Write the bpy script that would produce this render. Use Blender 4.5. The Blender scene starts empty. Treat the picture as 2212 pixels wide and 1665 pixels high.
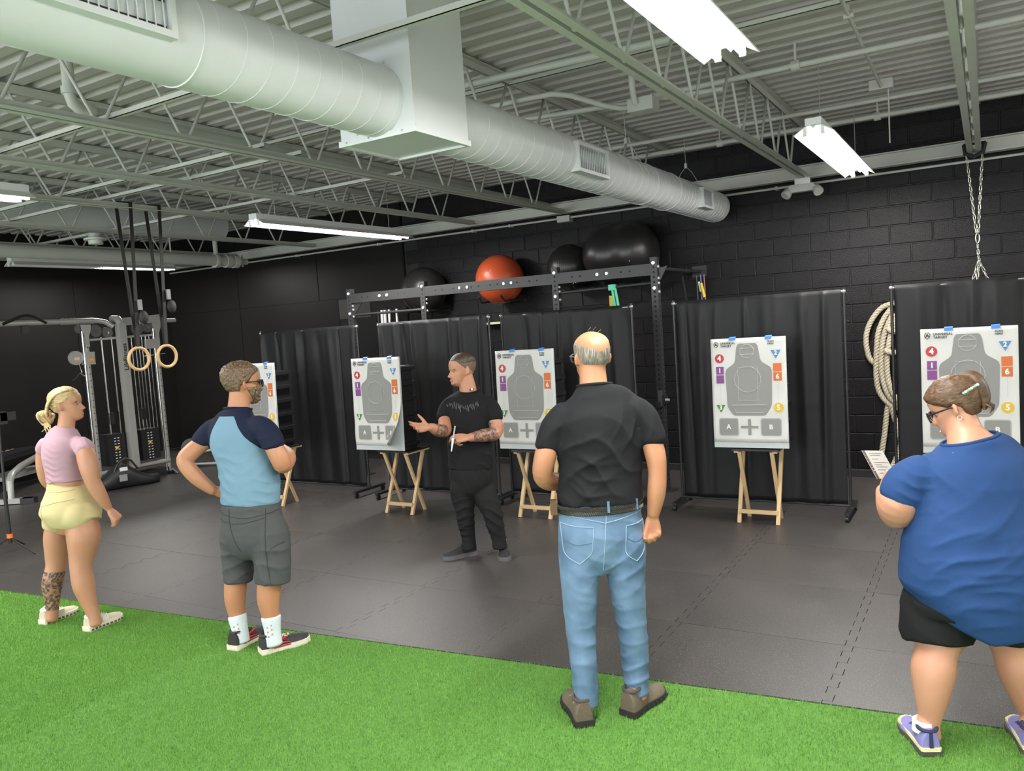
import bpy, math, random
import numpy as np
from mathutils import Vector, Matrix

random.seed(7)
rng = np.random.default_rng(7)
PI = math.pi
scene = bpy.context.scene
COL = scene.collection

# ---------------------------------------------------------------- camera
YAW, PITCH, ROLL = 0.541546, -0.0763655, -0.0665118
cf = Vector((-math.sin(YAW) * math.cos(PITCH), math.cos(YAW) * math.cos(PITCH), math.sin(PITCH)))
cr = Vector((math.cos(YAW), math.sin(YAW), 0))
cu = cr.cross(cf)
cr2 = cr * math.cos(ROLL) + cu * math.sin(ROLL)
cu2 = cu * math.cos(ROLL) - cr * math.sin(ROLL)
cam_d = bpy.data.cameras.new('camera')
cam_d.sensor_width = 36.0
cam_d.lens = 1724.35 / 2212 * 36.0
cam_d.clip_start = 0.05
cam = bpy.data.objects.new('camera', cam_d)
COL.objects.link(cam)
cam.matrix_world = Matrix(((cr2.x, cu2.x, -cf.x, 2.9245), (cr2.y, cu2.y, -cf.y, -9.5083),
                           (cr2.z, cu2.z, -cf.z, 1.8635), (0, 0, 0, 1)))
scene.camera = cam

# ---------------------------------------------------------------- world, exposure
world = bpy.data.worlds.new('world')
scene.world = world
world.use_nodes = True
world.node_tree.nodes['Background'].inputs[0].default_value = (0.9, 0.92, 1.0, 1)
world.node_tree.nodes['Background'].inputs[1].default_value = 0.05
scene.view_settings.view_transform = 'Standard'
scene.view_settings.look = 'None'
scene.view_settings.gamma = 1
scene.view_settings.use_curve_mapping = False
scene.view_settings.exposure = 0.34
LAMP_W = 98.0                       # light of one two-tube fixture
TUBE_EMIT = 14.0
ASSUMED_WINDOW_W = 78.0                    # fill light of one assumed, unseen window behind the camera

# ---------------------------------------------------------------- materials
MATS = {}
def mat(name, col=(.5, .5, .5), rough=.6, metal=0.0, spec=.5, var=0.0, vscale=6.0, bump=0.0, bscale=60.0,
        sheen=0.0, emit=None, estr=0.0, alpha=1.0, stretch=None, sss=0.0, detail=4, coat=0.0, trans=0.0):
    if name in MATS:
        return MATS[name]
    m = bpy.data.materials.new(name); m.use_nodes = True
    nt = m.node_tree; b = nt.nodes['Principled BSDF']
    b.inputs['Base Color'].default_value = (*col, 1)
    b.inputs['Roughness'].default_value = rough
    b.inputs['Metallic'].default_value = metal
    b.inputs['Specular IOR Level'].default_value = spec
    b.inputs['Alpha'].default_value = alpha
    b.inputs['Coat Weight'].default_value = coat
    b.inputs['Transmission Weight'].default_value = trans
    if sheen: b.inputs['Sheen Weight'].default_value = sheen
    if sss:
        b.inputs['Subsurface Weight'].default_value = sss
        b.inputs['Subsurface Radius'].default_value = (.012, .005, .003)
        b.inputs['Subsurface Scale'].default_value = 1.0
    if emit:
        b.inputs['Emission Color'].default_value = (*emit, 1)
        b.inputs['Emission Strength'].default_value = estr
    src = None
    if var or bump:
        tc = nt.nodes.new('ShaderNodeTexCoord'); src = tc.outputs['Object']
        if stretch:
            mp = nt.nodes.new('ShaderNodeMapping'); mp.inputs['Scale'].default_value = stretch
            nt.links.new(src, mp.inputs['Vector']); src = mp.outputs['Vector']
    if var:
        n = nt.nodes.new('ShaderNodeTexNoise'); n.inputs['Scale'].default_value = vscale; n.inputs['Detail'].default_value = detail
        nt.links.new(src, n.inputs['Vector'])
        mx = nt.nodes.new('ShaderNodeMix'); mx.data_type = 'RGBA'
        mx.inputs[6].default_value = (*[max(0, c * (1 - var)) for c in col], 1)
        mx.inputs[7].default_value = (*[min(1, c * (1 + var)) for c in col], 1)
        nt.links.new(n.outputs['Fac'], mx.inputs[0]); nt.links.new(mx.outputs[2], b.inputs['Base Color'])
    if bump:
        n2 = nt.nodes.new('ShaderNodeTexNoise'); n2.inputs['Scale'].default_value = bscale; n2.inputs['Detail'].default_value = 3
        nt.links.new(src, n2.inputs['Vector'])
        bp = nt.nodes.new('ShaderNodeBump'); bp.inputs['Strength'].default_value = bump; bp.inputs['Distance'].default_value = .01
        nt.links.new(n2.outputs['Fac'], bp.inputs['Height']); nt.links.new(bp.outputs['Normal'], b.inputs['Normal'])
    MATS[name] = m
    return m

# ---------------------------------------------------------------- mesh helpers
ORG = {}
def tag(o, label=None, cat=None, group=None, kind=None):
    if label: o['label'] = label
    if cat: o['category'] = cat
    if group: o['group'] = group
    if kind: o['kind'] = kind
    return o
def thing(name, label, cat, loc=(0, 0, 0), group=None):
    o = bpy.data.objects.new(name, None); COL.objects.link(o)
    o.empty_display_size = .1
    o.location = loc; ORG[o] = Vector(loc)
    return tag(o, label, cat, group)
def frame(z):
    z = Vector(z).normalized()
    a = Vector((0, 0, 1)) if abs(z.z) < .92 else Vector((1, 0, 0))
    x = a.cross(z).normalized()
    return x, z.cross(x), z
class MB:
    def __init__(s): s.v = []; s.f = []; s.mi = []; s.cur = 0
    def add(s, vs, fs):
        k = len(s.v); s.v += [tuple(p) for p in vs]; s.f += [tuple(i + k for i in f) for f in fs]; s.mi += [s.cur] * len(fs); return s
    def box(s, lo, hi, bev=0):
        x0, y0, z0 = lo; x1, y1, z1 = hi
        return s.hexa([(x0, y0, z0), (x1, y0, z0), (x1, y1, z0), (x0, y1, z0), (x0, y0, z1), (x1, y0, z1), (x1, y1, z1), (x0, y1, z1)])
    def hexa(s, p):
        return s.add(p, [(0, 3, 2, 1), (4, 5, 6, 7), (0, 1, 5, 4), (1, 2, 6, 5), (2, 3, 7, 6), (3, 0, 4, 7)])
    def bar(s, a, b, w, h, up=(0, 0, 1)):
        a = Vector(a); b = Vector(b); d = (b - a).normalized(); u = Vector(up)
        sx = d.cross(u)
        if sx.length < 1e-4: sx = d.cross(Vector((1, 0, 0)))
        sx.normalize(); u = sx.cross(d)
        o = [sx * w / 2 * i + u * h / 2 * j for i, j in ((-1, -1), (1, -1), (1, 1), (-1, 1))]
        return s.hexa([a + q for q in o] + [b + q for q in o])
    def obox(s, c, sx, sy, sz, X, Y, Z):
        c = Vector(c); X = Vector(X) * sx / 2; Y = Vector(Y) * sy / 2; Z = Vector(Z) * sz / 2
        return s.hexa([c - X - Y - Z, c + X - Y - Z, c + X + Y - Z, c - X + Y - Z, c - X - Y + Z, c + X - Y + Z, c + X + Y + Z, c - X + Y + Z])
    def tube(s, pts, r, n=10, closed=False, cap=True, r2=None):
        pts = [Vector(p) for p in pts]; N = len(pts); vs = []; fs = []
        rr = r if isinstance(r, (list, tuple)) else [r] * N
        px = None
        for i, p in enumerate(pts):
            if closed: d = pts[(i + 1) % N] - pts[i - 1]
            else: d = pts[min(i + 1, N - 1)] - pts[max(i - 1, 0)]
            d.normalize()
            if px is None: px, py, _ = frame(d)
            else:
                px = (px - d * px.dot(d)).normalized(); py = d.cross(px)
            for k in range(n):
                t = 2 * PI * k / n
                vs.append(p + px * math.cos(t) * rr[i] + py * math.sin(t) * rr[i])
        M = N if closed else N - 1
        for i in range(M):
            j = (i + 1) % N
            for k in range(n):
                q = (k + 1) % n
                fs.append((i * n + k, i * n + q, j * n + q, j * n + k))
        if cap and not closed:
            fs.append(tuple(range(n - 1, -1, -1))); fs.append(tuple((N - 1) * n + k for k in range(n)))
        return s.add(vs, fs)
    def cyl(s, a, b, r0, r1=None, n=16):
        return s.tube([a, b], [r0, r0 if r1 is None else r1], n)
    def ball(s, c, r, seg=20, rings=12, sc=(1, 1, 1)):
        vs = []; fs = []; c = Vector(c)
        for i in range(rings + 1):
            a = PI * i / rings
            for k in range(seg):
                t = 2 * PI * k / seg
                vs.append((c.x + r * sc[0] * math.sin(a) * math.cos(t), c.y + r * sc[1] * math.sin(a) * math.sin(t), c.z + r * sc[2] * math.cos(a)))
        for i in range(rings):
            for k in range(seg):
                q = (k + 1) % seg
                fs.append((i * seg + k, (i + 1) * seg + k, (i + 1) * seg + q, i * seg + q))
        return s.add(vs, fs)
    def prism(s, poly, a, b, X, Y, o=(0, 0, 0)):
        """poly (2D) in plane X,Y at origin o, extruded from vector a to vector b"""
        o = Vector(o); X = Vector(X); Y = Vector(Y); a = Vector(a); b = Vector(b); n = len(poly)
        vs = [o + X * p[0] + Y * p[1] + a for p in poly] + [o + X * p[0] + Y * p[1] + b for p in poly]
        fs = [tuple(range(n - 1, -1, -1)), tuple(range(n, 2 * n))] + [(i, (i + 1) % n, n + (i + 1) % n, n + i) for i in range(n)]
        return s.add(vs, fs)
    def build(s, name, m, parent=None, smooth=False, kind=None, loc=None, ang=40):
        org = ORG[parent] if parent else (Vector(loc) if loc else Vector((0, 0, 0)))
        me = bpy.data.meshes.new(name)
        v = np.array(s.v, dtype=np.float64) - np.array(org)
        me.from_pydata(v.tolist(), [], s.f)
        for q in (m if isinstance(m, (list, tuple)) else [m]): me.materials.append(q)
        if max(s.mi, default=0): me.polygons.foreach_set('material_index', s.mi)
        return mkobj(name, me, parent, org, smooth, kind, ang)
def mkobj(name, me, parent, org, smooth=False, kind=None, ang=40):
    if smooth:
        me.polygons.foreach_set('use_smooth', [True] * len(me.polygons))
        if ang and hasattr(me, 'set_sharp_from_angle'): me.set_sharp_from_angle(angle=math.radians(ang))
    me.update()
    o = bpy.data.objects.new(name, me); COL.objects.link(o)
    ORG[o] = Vector(org)
    if parent: o.parent = parent
    else: o.location = org
    if kind: o['kind'] = kind
    return o
def copy_tree(o, loc, label=None, group=None, parent=None):
    c = o.copy(); COL.objects.link(c)
    if parent: c.parent = parent
    else: c.location = loc
    if label: c['label'] = label
    if group: c['group'] = group
    for ch in list(o.children): copy_tree(ch, None, parent=c)
    return c
def text_mesh(body, size, name, m, parent, org, X, Y, loc, ext=.0006, align='CENTER', bold=0.0, spacing=1.0):
    """flat lettering: a font curve turned into a mesh lying in plane X,Y"""
    cu = bpy.data.curves.new(name, 'FONT'); cu.body = body; cu.size = size; cu.align_x = align; cu.align_y = 'CENTER'
    cu.extrude = ext; cu.offset = bold; cu.space_character = spacing; cu.resolution_u = 3
    t = bpy.data.objects.new(name, cu); COL.objects.link(t)
    dg = bpy.context.evaluated_depsgraph_get()
    me = bpy.data.meshes.new_from_object(t.evaluated_get(dg))
    bpy.data.objects.remove(t); bpy.data.curves.remove(cu)
    X = Vector(X).normalized(); Y = Vector(Y).normalized(); Z = X.cross(Y)
    M = Matrix(((X.x, Y.x, Z.x, loc[0] - org[0]), (X.y, Y.y, Z.y, loc[1] - org[1]), (X.z, Y.z, Z.z, loc[2] - org[2]), (0, 0, 0, 1)))
    me.transform(M); me.materials.clear(); me.materials.append(m); me.name = name
    return mkobj(name, me, parent, org)

# ---------------------------------------------------------------- room shell
def flecked(name, base, fleck, scale, amount, rough, bump=.3, spec=.5, dark=None):
    m = bpy.data.materials.new(name); m.use_nodes = True; nt = m.node_tree; b = nt.nodes['Principled BSDF']
    tc = nt.nodes.new('ShaderNodeTexCoord')
    n = nt.nodes.new('ShaderNodeTexNoise'); n.inputs['Scale'].default_value = 1.7; n.inputs['Detail'].default_value = 5
    mx = nt.nodes.new('ShaderNodeMix'); mx.data_type = 'RGBA'
    mx.inputs[6].default_value = (*[c * .72 for c in base], 1); mx.inputs[7].default_value = (*[c * 1.3 for c in base], 1)
    f = nt.nodes.new('ShaderNodeTexNoise'); f.inputs['Scale'].default_value = scale; f.inputs['Detail'].default_value = 2
    r = nt.nodes.new('ShaderNodeValToRGB'); r.color_ramp.elements[0].position = amount; r.color_ramp.elements[1].position = amount + .06
    m2 = nt.nodes.new('ShaderNodeMix'); m2.data_type = 'RGBA'; m2.inputs[7].default_value = (*fleck, 1)
    L = nt.links.new
    for q in (n, f): L(tc.outputs['Object'], q.inputs['Vector'])
    L(n.outputs['Fac'], mx.inputs[0]); L(mx.outputs[2], m2.inputs[6]); L(f.outputs['Fac'], r.inputs[0]); L(r.outputs[0], m2.inputs[0])
    L(m2.outputs[2], b.inputs['Base Color'])
    rr = nt.nodes.new('ShaderNodeMapRange'); rr.inputs[3].default_value = rough - .08; rr.inputs[4].default_value = rough + .1
    L(n.outputs['Fac'], rr.inputs[0]); L(rr.outputs[0], b.inputs['Roughness'])
    b.inputs['Specular IOR Level'].default_value = spec
    bp = nt.nodes.new('ShaderNodeBump'); bp.inputs['Strength'].default_value = bump; bp.inputs['Distance'].default_value = .004
    L(f.outputs['Fac'], bp.inputs['Height']); L(bp.outputs['Normal'], b.inputs['Normal'])
    MATS[name] = m
    return m
M_rubber = flecked('rubber_tile', (.052, .047, .045), (.17, .16, .15), 150, .61, .40, .3, .5)
M_black_block = mat('black_block_paint', (.0115, .0105, .0115), .36, spec=.22, var=.25, vscale=3, bump=.5, bscale=110)
M_black_mortar = mat('black_mortar', (.012, .011, .012), .6, bump=.3, bscale=90)
M_black_board = mat('black_wall_board', (.0145, .013, .0125), .42, spec=.22, var=.25, vscale=1.3, bump=.05, bscale=20)
M_ceil = mat('ceiling_paint', (.52, .50, .48), .6, var=.08, vscale=3)
M_steel_paint = mat('roof_steel_paint', (.56, .57, .53), .5, var=.06, vscale=5)
M_duct = mat('duct_white', (.68, .70, .71), .42, var=.04, vscale=4)
M_grey_wall = mat('far_wall_grey', (.6, .59, .58), .7)
M_gap = mat('black_gap', (.006, .006, .006), .8)
M_turf = mat('turf_backing', (.09, .22, .04), .9, var=.4, vscale=60)

# rubber tile floor: every mat a piece with toothed side seams
XP, YP = .964, .91
floor = MB().box((-10.1, -6.6, -.08), (6.5, .2, -.021)).build('floor', M_gap); floor['kind'] = 'structure'
def tile_outline(w, h, left, right):
    t = h / 12; d = .022; pts = []
    def edge(xc, up):
        seq = []
        for i in range(12):
            off = d if i % 2 else -d
            a, b = i * t, (i + 1) * t
            seq += [(xc + off, a), (xc + off, b)]
        return seq if up else seq[::-1]
    g = .0016
    rp = [(x - g, y) for x, y in edge(w, True)] if right else [(w, 0), (w, h)]
    lp = [(x + g, y) for x, y in edge(0, False)] if left else [(0, h), (0, 0)]
    for x, y in rp + lp: pts.append((x, min(max(y, g), h - g)))
    return pts
tile_me = None
for i in range(-13, 4):
    for j in range(0, 8):
        x0 = 2.24 + i * XP; y0 = -5.0 + (j - 2) * YP
        if y0 + YP > 0.02: continue
        if tile_me is None:
            mb = MB(); po = tile_outline(XP, YP, True, True); top = .0
            n = len(po)
            mb.prism(po, (0, 0, -.02), (0, 0, 0), (1, 0, 0), (0, 1, 0))
            o = mb.build('tile', M_rubber, floor); tile_me = o.data
        else:
            o = bpy.data.objects.new('tile', tile_me); COL.objects.link(o); o.parent = floor
        o.location = (x0, y0, -random.random() * .0012)
mb = MB().box((-10.1, -5.0 + 5.484 * YP, -.02), (6.5, .2, -.001)); mb.build('tile_strip', M_rubber, floor)

# block wall at the back: running bond, each block proud of its joints
BW, BH = .4064, .2032
wall_back = MB().box((-4.5, 0.0, 0), (6.5, .25, 4.3)).build('wall_back', M_black_mortar); wall_back['kind'] = 'structure'
def block_mesh(w, h=BH):
    g = .0045; q = .006; d = .011
    mb = MB()
    a = [(g, g), (w - g, g), (w - g, h - g), (g, h - g)]; b = [(g + q, g + q), (w - g - q, g + q), (w - g - q, h - g - q), (g + q, h - g - q)]
    mb.add([(x, 0.004, z) for x, z in a] + [(x, -d * .6, z) for x, z in a] + [(x, -d, z) for x, z in b],
           [(0, 1, 5, 4), (1, 2, 6, 5), (2, 3, 7, 6), (3, 0, 4, 7), (4, 5, 9, 8), (5, 6, 10, 9), (6, 7, 11, 10), (7, 4, 8, 11), (8, 9, 10, 11)])
    return mb
blk = None; rest = MB(); nblk = 0
for k in range(19):
    off = 0.0 if k % 2 == 0 else BW / 2
    for i in range(-12, 10):
        x0 = i * BW + off; z0 = k * BH; xm = x0 + BW / 2
        if x0 < -4.495 or x0 > 3.7 or z0 > 3.7: continue
        hidden = (z0 < 1.55 and (xm < -.3 or .25 < xm < 1.75 or xm > 2.45)) or xm < -3.7
        if hidden:
            e = block_mesh(BW); rest.add([(x + x0, y, z + z0) for x, y, z in e.v], e.f)
            continue
        if blk is None:
            o = block_mesh(BW).build('block', M_black_block, wall_back); blk = o.data
        else:
            o = bpy.data.objects.new('block', blk); COL.objects.link(o); o.parent = wall_back
        o.location = (x0, random.uniform(-.0012, .0012), z0); nblk += 1
ro = rest.build('block_field', M_black_block, wall_back); ro['kind'] = 'stuff'

# smooth boarded stretch of the same wall, left of the block work
wl = MB().box((-10.2, -.035, 0), (-4.505, .2, 4.3)).build('wall_back_boarded', M_black_board); wl['kind'] = 'structure'
for (xa, xb, za, zb) in ((-8.1, -6.25, 2.44, 3.6), (-6.24, -4.51, 2.44, 3.6), (-10, -8.11, 2.44, 3.6), (-10, -8.11, 0, 2.43), (-8.1, -5.85, 0, 2.43), (-5.84, -4.51, 0, 2.43)):
    MB().box((xa, -.043, za), (xb - .006, -.034, zb)).build('wall_panel', M_black_board, wl)
mbp = MB().box((-5.84, -.05, 2.12), (-5.2, -.041, 2.42)); mbp.build('patch_panel', mat('patch_board', (.045, .040, .034), .45, var=.2, vscale=5), wl)
wl2 = MB().box((-10.2, -14, 0), (-10.0, .2, 4.3)).build('wall_left', M_black_board); wl2['kind'] = 'structure'
for a in range(4):
    MB().box((-10.0, -7.3 + a * 1.83, 0), (-9.992, -7.3 + a * 1.83 + 1.822, 2.44)).build('wall_panel', M_black_board, wl2)
    MB().box((-10.0, -7.3 + a * 1.83, 2.446), (-9.992, -7.3 + a * 1.83 + 1.822, 3.7)).build('wall_panel', M_black_board, wl2)
wr = MB().box((6.4, -14, 0), (6.6, .2, 4.3)).build('wall_right', M_grey_wall); wr['kind'] = 'structure'
wf = MB().box((-10.2, -14.2, 0), (6.6, -14, 4.3)).build('wall_front', M_grey_wall); wf['kind'] = 'structure'

# artificial turf: edge slightly skewed to the tiles
def turf_y(x): return -5.938 + .0895 * x
tf = MB()
tf.add([(-10, -9.9, -.02), (6.4, -9.9, -.02), (6.4, turf_y(6.4), -.02), (-10, turf_y(-10), -.02), (-10, -9.9, .006), (6.4, -9.9, .006), (6.4, turf_y(6.4), .006), (-10, turf_y(-10), .006)],
       [(0, 3, 2, 1), (4, 5, 6, 7), (0, 1, 5, 4), (1, 2, 6, 5), (2, 3, 7, 6), (3, 0, 4, 7)])
turf = tf.build('floor_turf', M_turf); turf['kind'] = 'structure'
fb = MB().box((-10, -14, -.05), (6.4, -9.9, .0)).build('floor_bounce', mat('bounce_floor', (.42, .41, .40), .5)); fb['kind'] = 'structure'  # unseen pale floor behind the camera, added to bounce neutral light upwards
tb = MB(); tb.bar((-10, turf_y(-10) + .006, .003), (6.4, turf_y(6.4) + .006, .003), .012, .008); tb.build('turf_edge_binding', M_gap, turf)
# its pile: short bent blades (dense near the camera)
def blades():
    pts = []
    for n, (xa, xb, ya, yb) in ((330000, (-1.2, 3.6, -8.2, -5.2)), (260000, (-4.6, -1.2, -8.2, -6.0)), (30000, (-7, -4.6, -8.5, -6.2))):
        x = rng.uniform(xa, xb, n); y = rng.uniform(ya, yb, n)
        k = y < -5.938 + .0895 * x - .004
        pts.append(np.c_[x[k], y[k]])
    p = np.vstack(pts); n = len(p)
    a = rng.uniform(0, 2 * np.pi, n); w = rng.uniform(.0011, .0019, n); h = rng.uniform(.011, .021, n); lean = rng.uniform(.002, .013, n); a2 = rng.uniform(0, 2 * np.pi, n)
    v = np.zeros((n, 3, 3))
    v[:, 0, :2] = p + np.c_[np.cos(a), np.sin(a)] * w[:, None]; v[:, 1, :2] = p - np.c_[np.cos(a), np.sin(a)] * w[:, None]
    v[:, 2, :2] = p + np.c_[np.cos(a2), np.sin(a2)] * lean[:, None]
    v[:, :2, 2] = .004; v[:, 2, 2] = .004 + h
    me = bpy.data.meshes.new('turf_pile')
    me.vertices.add(3 * n); me.loops.add(3 * n); me.polygons.add(n)
    me.vertices.foreach_set('co', v.reshape(-1)); me.loops.foreach_set('vertex_index', np.arange(3 * n, dtype=np.int32))
    me.polygons.foreach_set('loop_start', np.arange(0, 3 * n, 3, dtype=np.int32))
    me.update(); me.validate()
    m = mat('turf_blade', (.17, .37, .062), .6, var=.5, vscale=140, spec=.3)
    me.materials.append(m)
    o = mkobj('turf_pile', me, turf, (0, 0, 0)); o['kind'] = 'stuff'
blades()

# assumed unseen windows behind the camera, added as frontal fill light
M_glow = mat('assumed_daylight_pane', (.8, .85, .9), .3, emit=(.86, .93, 1.0), estr=1.5)
for i, x in enumerate((-7.5, -3.8, -.1, 3.6)):
    w_ = thing('window_%d' % (i + 1), '', '', (x, -13.98, .6)); w_['kind'] = 'structure'
    for k in ('label', 'category'):
        if k in w_: del w_[k]
    MB().box((x - 1.5, -13.99, .6), (x + 1.5, -13.97, 3.0)).build('pane', M_glow, w_)
    for a in (-1.5, 0, 1.5): MB().box((x + a - .04, -13.97, .6), (x + a + .04, -13.93, 3.0)).build('mullion', M_grey_wall, w_)
    l = bpy.data.lights.new('window_light', 'AREA'); l.shape = 'RECTANGLE'; l.size = 3.0; l.size_y = 2.4; l.energy = ASSUMED_WINDOW_W; l.color = (.93, .97, 1.0)  # area light added at each assumed opening
    lo = bpy.data.objects.new('window_light', l); COL.objects.link(lo); lo.location = (x, -13.9, 1.8); lo.rotation_euler = (math.radians(90), 0, 0)

# ---------------------------------------------------------------- roof deck, one sheet after another
ZD = 3.76
ceil = MB().box((-10.1, -14, ZD + .06), (6.5, .2, ZD + .2)).build('ceiling', M_ceil); ceil['kind'] = 'structure'
sheet = None
for s_ in range(15):
    y0 = -.0 - (s_ + 1) * .9144
    if sheet is None:
        prof = []
        for i in range(5):
            b = i * .18288
            prof += [(b, ZD + .042), (b + .034, ZD + .042), (b + .054, ZD), (b + .142, ZD), (b + .16, ZD + .042)]
        prof.append((.9144, ZD + .042))
        mb = MB(); n = len(prof)
        mb.add([(-10.05, y, z) for y, z in prof] + [(6.45, y, z) for y, z in prof], [(i, i + 1, n + i + 1, n + i) for i in range(n - 1)])
        o = mb.build('deck_sheet', M_ceil, ceil); sheet = o.data
    else:
        o = bpy.data.objects.new('deck_sheet', sheet); COL.objects.link(o); o.parent = ceil
    o.location = (0, y0, 0)

# wall beam that carries the joists, and the conduit below it
wb = thing('wall_beam', 'long painted steel beam running along the black back wall', 'beam', (0, -.3, 3.2))
m_ = MB(); m_.box((-9.9, -.36, 3.345), (6.3, -.24, 3.357)); m_.build('top_flange', M_steel_paint, wb)
m_ = MB(); m_.box((-9.9, -.305, 3.232), (6.3, -.295, 3.345)); m_.build('web_plate', M_steel_paint, wb)
m_ = MB(); m_.box((-9.9, -.36, 3.218), (6.3, -.24, 3.232)); m_.build('bottom_flange', M_steel_paint, wb)
wc = thing('wall_conduit', 'thin pale conduit below the beam along the back wall', 'conduit', (0, -.1, 3.19))
MB().cyl((-9.8, -.1, 3.19), (6.3, -.1, 3.185), .014, n=10).build('pipe', M_steel_paint, wc, True)
for x in (-6.6, -4.9, -3.2, -2.6, .9, 3.6): MB().box((x - .015, -.12, 3.168), (x + .015, -.02, 3.205)).build('strap', M_steel_paint, wc)
MB().box((-1.86, -.15, 3.135), (-1.68, -.03, 3.215)).build('junction_box', M_steel_paint, wc)

# open web joists
JX = [(2.83, 'roof joist straight above the hanging chain', 0), (1.27, 'roof joist between the round duct and the near fluorescent lights', .12),
      (-.22, 'roof joist half hidden above the long round duct', .3), (-1.66, 'roof joist just left of the round duct with a pipe alongside', .05),
      (-2.92, 'second roof joist left of the round duct', .2), (-4.17, 'roof joist that the gymnastic ring straps hang from', .1),
      (-5.75, 'roof joist just right of the fat sprinkler main', .25), (-7.3, 'roof joist left of the fat sprinkler main near the corner', .4), (-8.8, 'leftmost roof joist next to the black side wall', .0)]
ZB, ZT = 3.215, 3.75
jp = None
def joist_parts(x):
    t = thing('bar_joist', '', 'joist', (x, -.3, ZB), 'open web roof joists')
    for sx in (-1, 1):
        m = MB(); a = sx * .012; b = sx * .06
        m.box((x + min(a, a + sx * .006), -13.4, ZB), (x + max(a, a + sx * .006), -.3, ZB + .05)); m.box((x + min(a, b), -13.4, ZB), (x + max(a, b), -.3, ZB + .006))
        m.build('bottom_chord', M_steel_paint, t)
        m = MB()
        m.box((x + min(a, a + sx * .006), -13.4, ZT - .05), (x + max(a, a + sx * .006), -.02, ZT)); m.box((x + min(a, b), -13.4, ZT - .006), (x + max(a, b), -.02, ZT))
        m.build('top_chord', M_steel_paint, t)
    y = -.75; k = 0
    while y > -8.6:
        # one bent rod: down, rounded foot, up
        pts = [(x, y, ZT - .02)]
        yb = y - .3
        for q in range(7):
            a = PI * q / 6
            pts.append((x, yb + .028 * math.cos(a), ZB + .034 - .022 * math.sin(a)))
        pts.append((x, y - .6, ZT - .02))
        MB().tube(pts, .0105, 7).build('web_rod', M_steel_paint, t, True, ang=0)
        y -= .6
    return t
for i, (x, lab, ph) in enumerate(JX):
    if jp is None: jp = joist_parts(x); jp['label'] = lab
    else: copy_tree(jp, (x, -.3 - ph, ZB), lab)
# bridging bars across the joists
for i, (y, z, xa, xb, lab) in enumerate(((-6.43, ZB + .06, -8.8, 2.8, 'thin bridging bar crossing the joists in front of the duct box'), (-5.27, ZB + .06, -8.8, -1.6, 'thin bridging bar crossing the left joists, second from the camera'),
                          (-4.9, ZB + .06, -8.8, -1.6, 'thin bridging bar crossing the left joists behind its near twin'), (-3.66, ZB + .06, -8.8, -1.6, 'thin bridging bar crossing the left joists above the strip light'),
                          (-4.05, ZT - .06, -8.8, 2.8, 'upper bridging bar close under the roof deck'))):
    m = MB(); m.box((xa, y - .002, z), (xb, y + .002, z + .032)); m.box((xa, y - .002, z), (xb, y + .03, z + .004))
    o = m.build('bridging_bar', M_steel_paint, loc=(xa, y, z)); tag(o, lab, 'bar', 'bridging bars')
# conduits and small pipes under the deck
def pipe(pts, r, label, name='roof_conduit', clamps=(), cat='conduit', m=None):
    t = thing(name, label, cat, pts[0])
    MB().tube(pts, r, 10).build('pipe', m or M_steel_paint, t, True)
    for c in clamps:
        MB().cyl((c[0] - .03, c[1], c[2]), (c[0] + .03, c[1], c[2]), r * 1.7, n=12).build('coupling', m or M_steel_paint, t, True)
        MB().box((c[0] - .008, c[1] - .008, c[2]), (c[0] + .008, c[1] + .008, ZD)).build('hanger', M_steel_paint, t)
    return t
pipe([(-.6, -3.27, 3.6), (6, -3.24, 3.6)], .022, 'pale conduit across the deck behind the big near light', clamps=[(1.75, -3.26, 3.6)])
pipe([(-.7, -1.7, 3.6), (6, -1.66, 3.6)], .020, 'pale conduit across the deck nearer the back wall', clamps=[(4.2, -1.67, 3.6)])
pipe([(-.8, -1.07, 3.6), (6, -.95, 3.6)], .024, 'pale conduit with couplings closest to the back wall', clamps=[(2.05, -1.0, 3.6), (.55, -1.03, 3.6)])
pipe([(-.7, -4.57, 3.6), (.2, -4.52, 3.6), (1.4, -4.43, 3.6)], .026, 'pale conduit crossing above the duct beside the duct box')
pipe([(-.7, -3.95, 3.6), (-.1, -3.92, 3.6), (.08, -3.9, 3.6), (.2, -3.82, 3.58), (.36, -3.6, 3.52), (.46, -3.48, 3.5), (.56, -3.45, 3.5)], .022, 'bent conduit that dips into the small junction box')
pipe([(-.7, -3.45, 3.6), (.35, -3.3, 3.58), (1.2, -3.2, 3.56)], .021, 'conduit passing just behind the small junction box')
pipe([(2.25, -7.0, 3.62), (2.2, -3.9, 3.66), (2.19, -2.05, 3.62)], .013, 'thin conduit dropping along the deck to a small box', clamps=[(2.2, -3.9, 3.66)])
jb = thing('junction_box', 'small square junction box hung below the deck by the joist', 'box', (.62, -3.45, 3.44))
MB().box((.54, -3.53, 3.44), (.74, -3.39, 3.54)).build('box_body', M_steel_paint, jb); MB().box((.735, -3.535, 3.435), (.748, -3.385, 3.545)).build('cover', M_steel_paint, jb)
MB().tube([(.62, -3.62, 3.72), (.62, -3.61, 3.6), (.61, -3.56, 3.52), (.61, -3.53, 3.5)], .024, 10).build('elbow', M_steel_paint, jb, True)
jb2 = thing('junction_box', 'small flat box under the deck above the hanging strip light', 'box', (2.19, -2.0, 3.6))
MB().box((2.1, -2.06, 3.6), (2.28, -1.96, 3.68)).build('box_body', M_steel_paint, jb2); MB().cyl((2.24, -2.0, 3.6), (2.24, -2.0, 3.16), .006, n=8).build('drop_cord', M_steel_paint, jb2)
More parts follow.
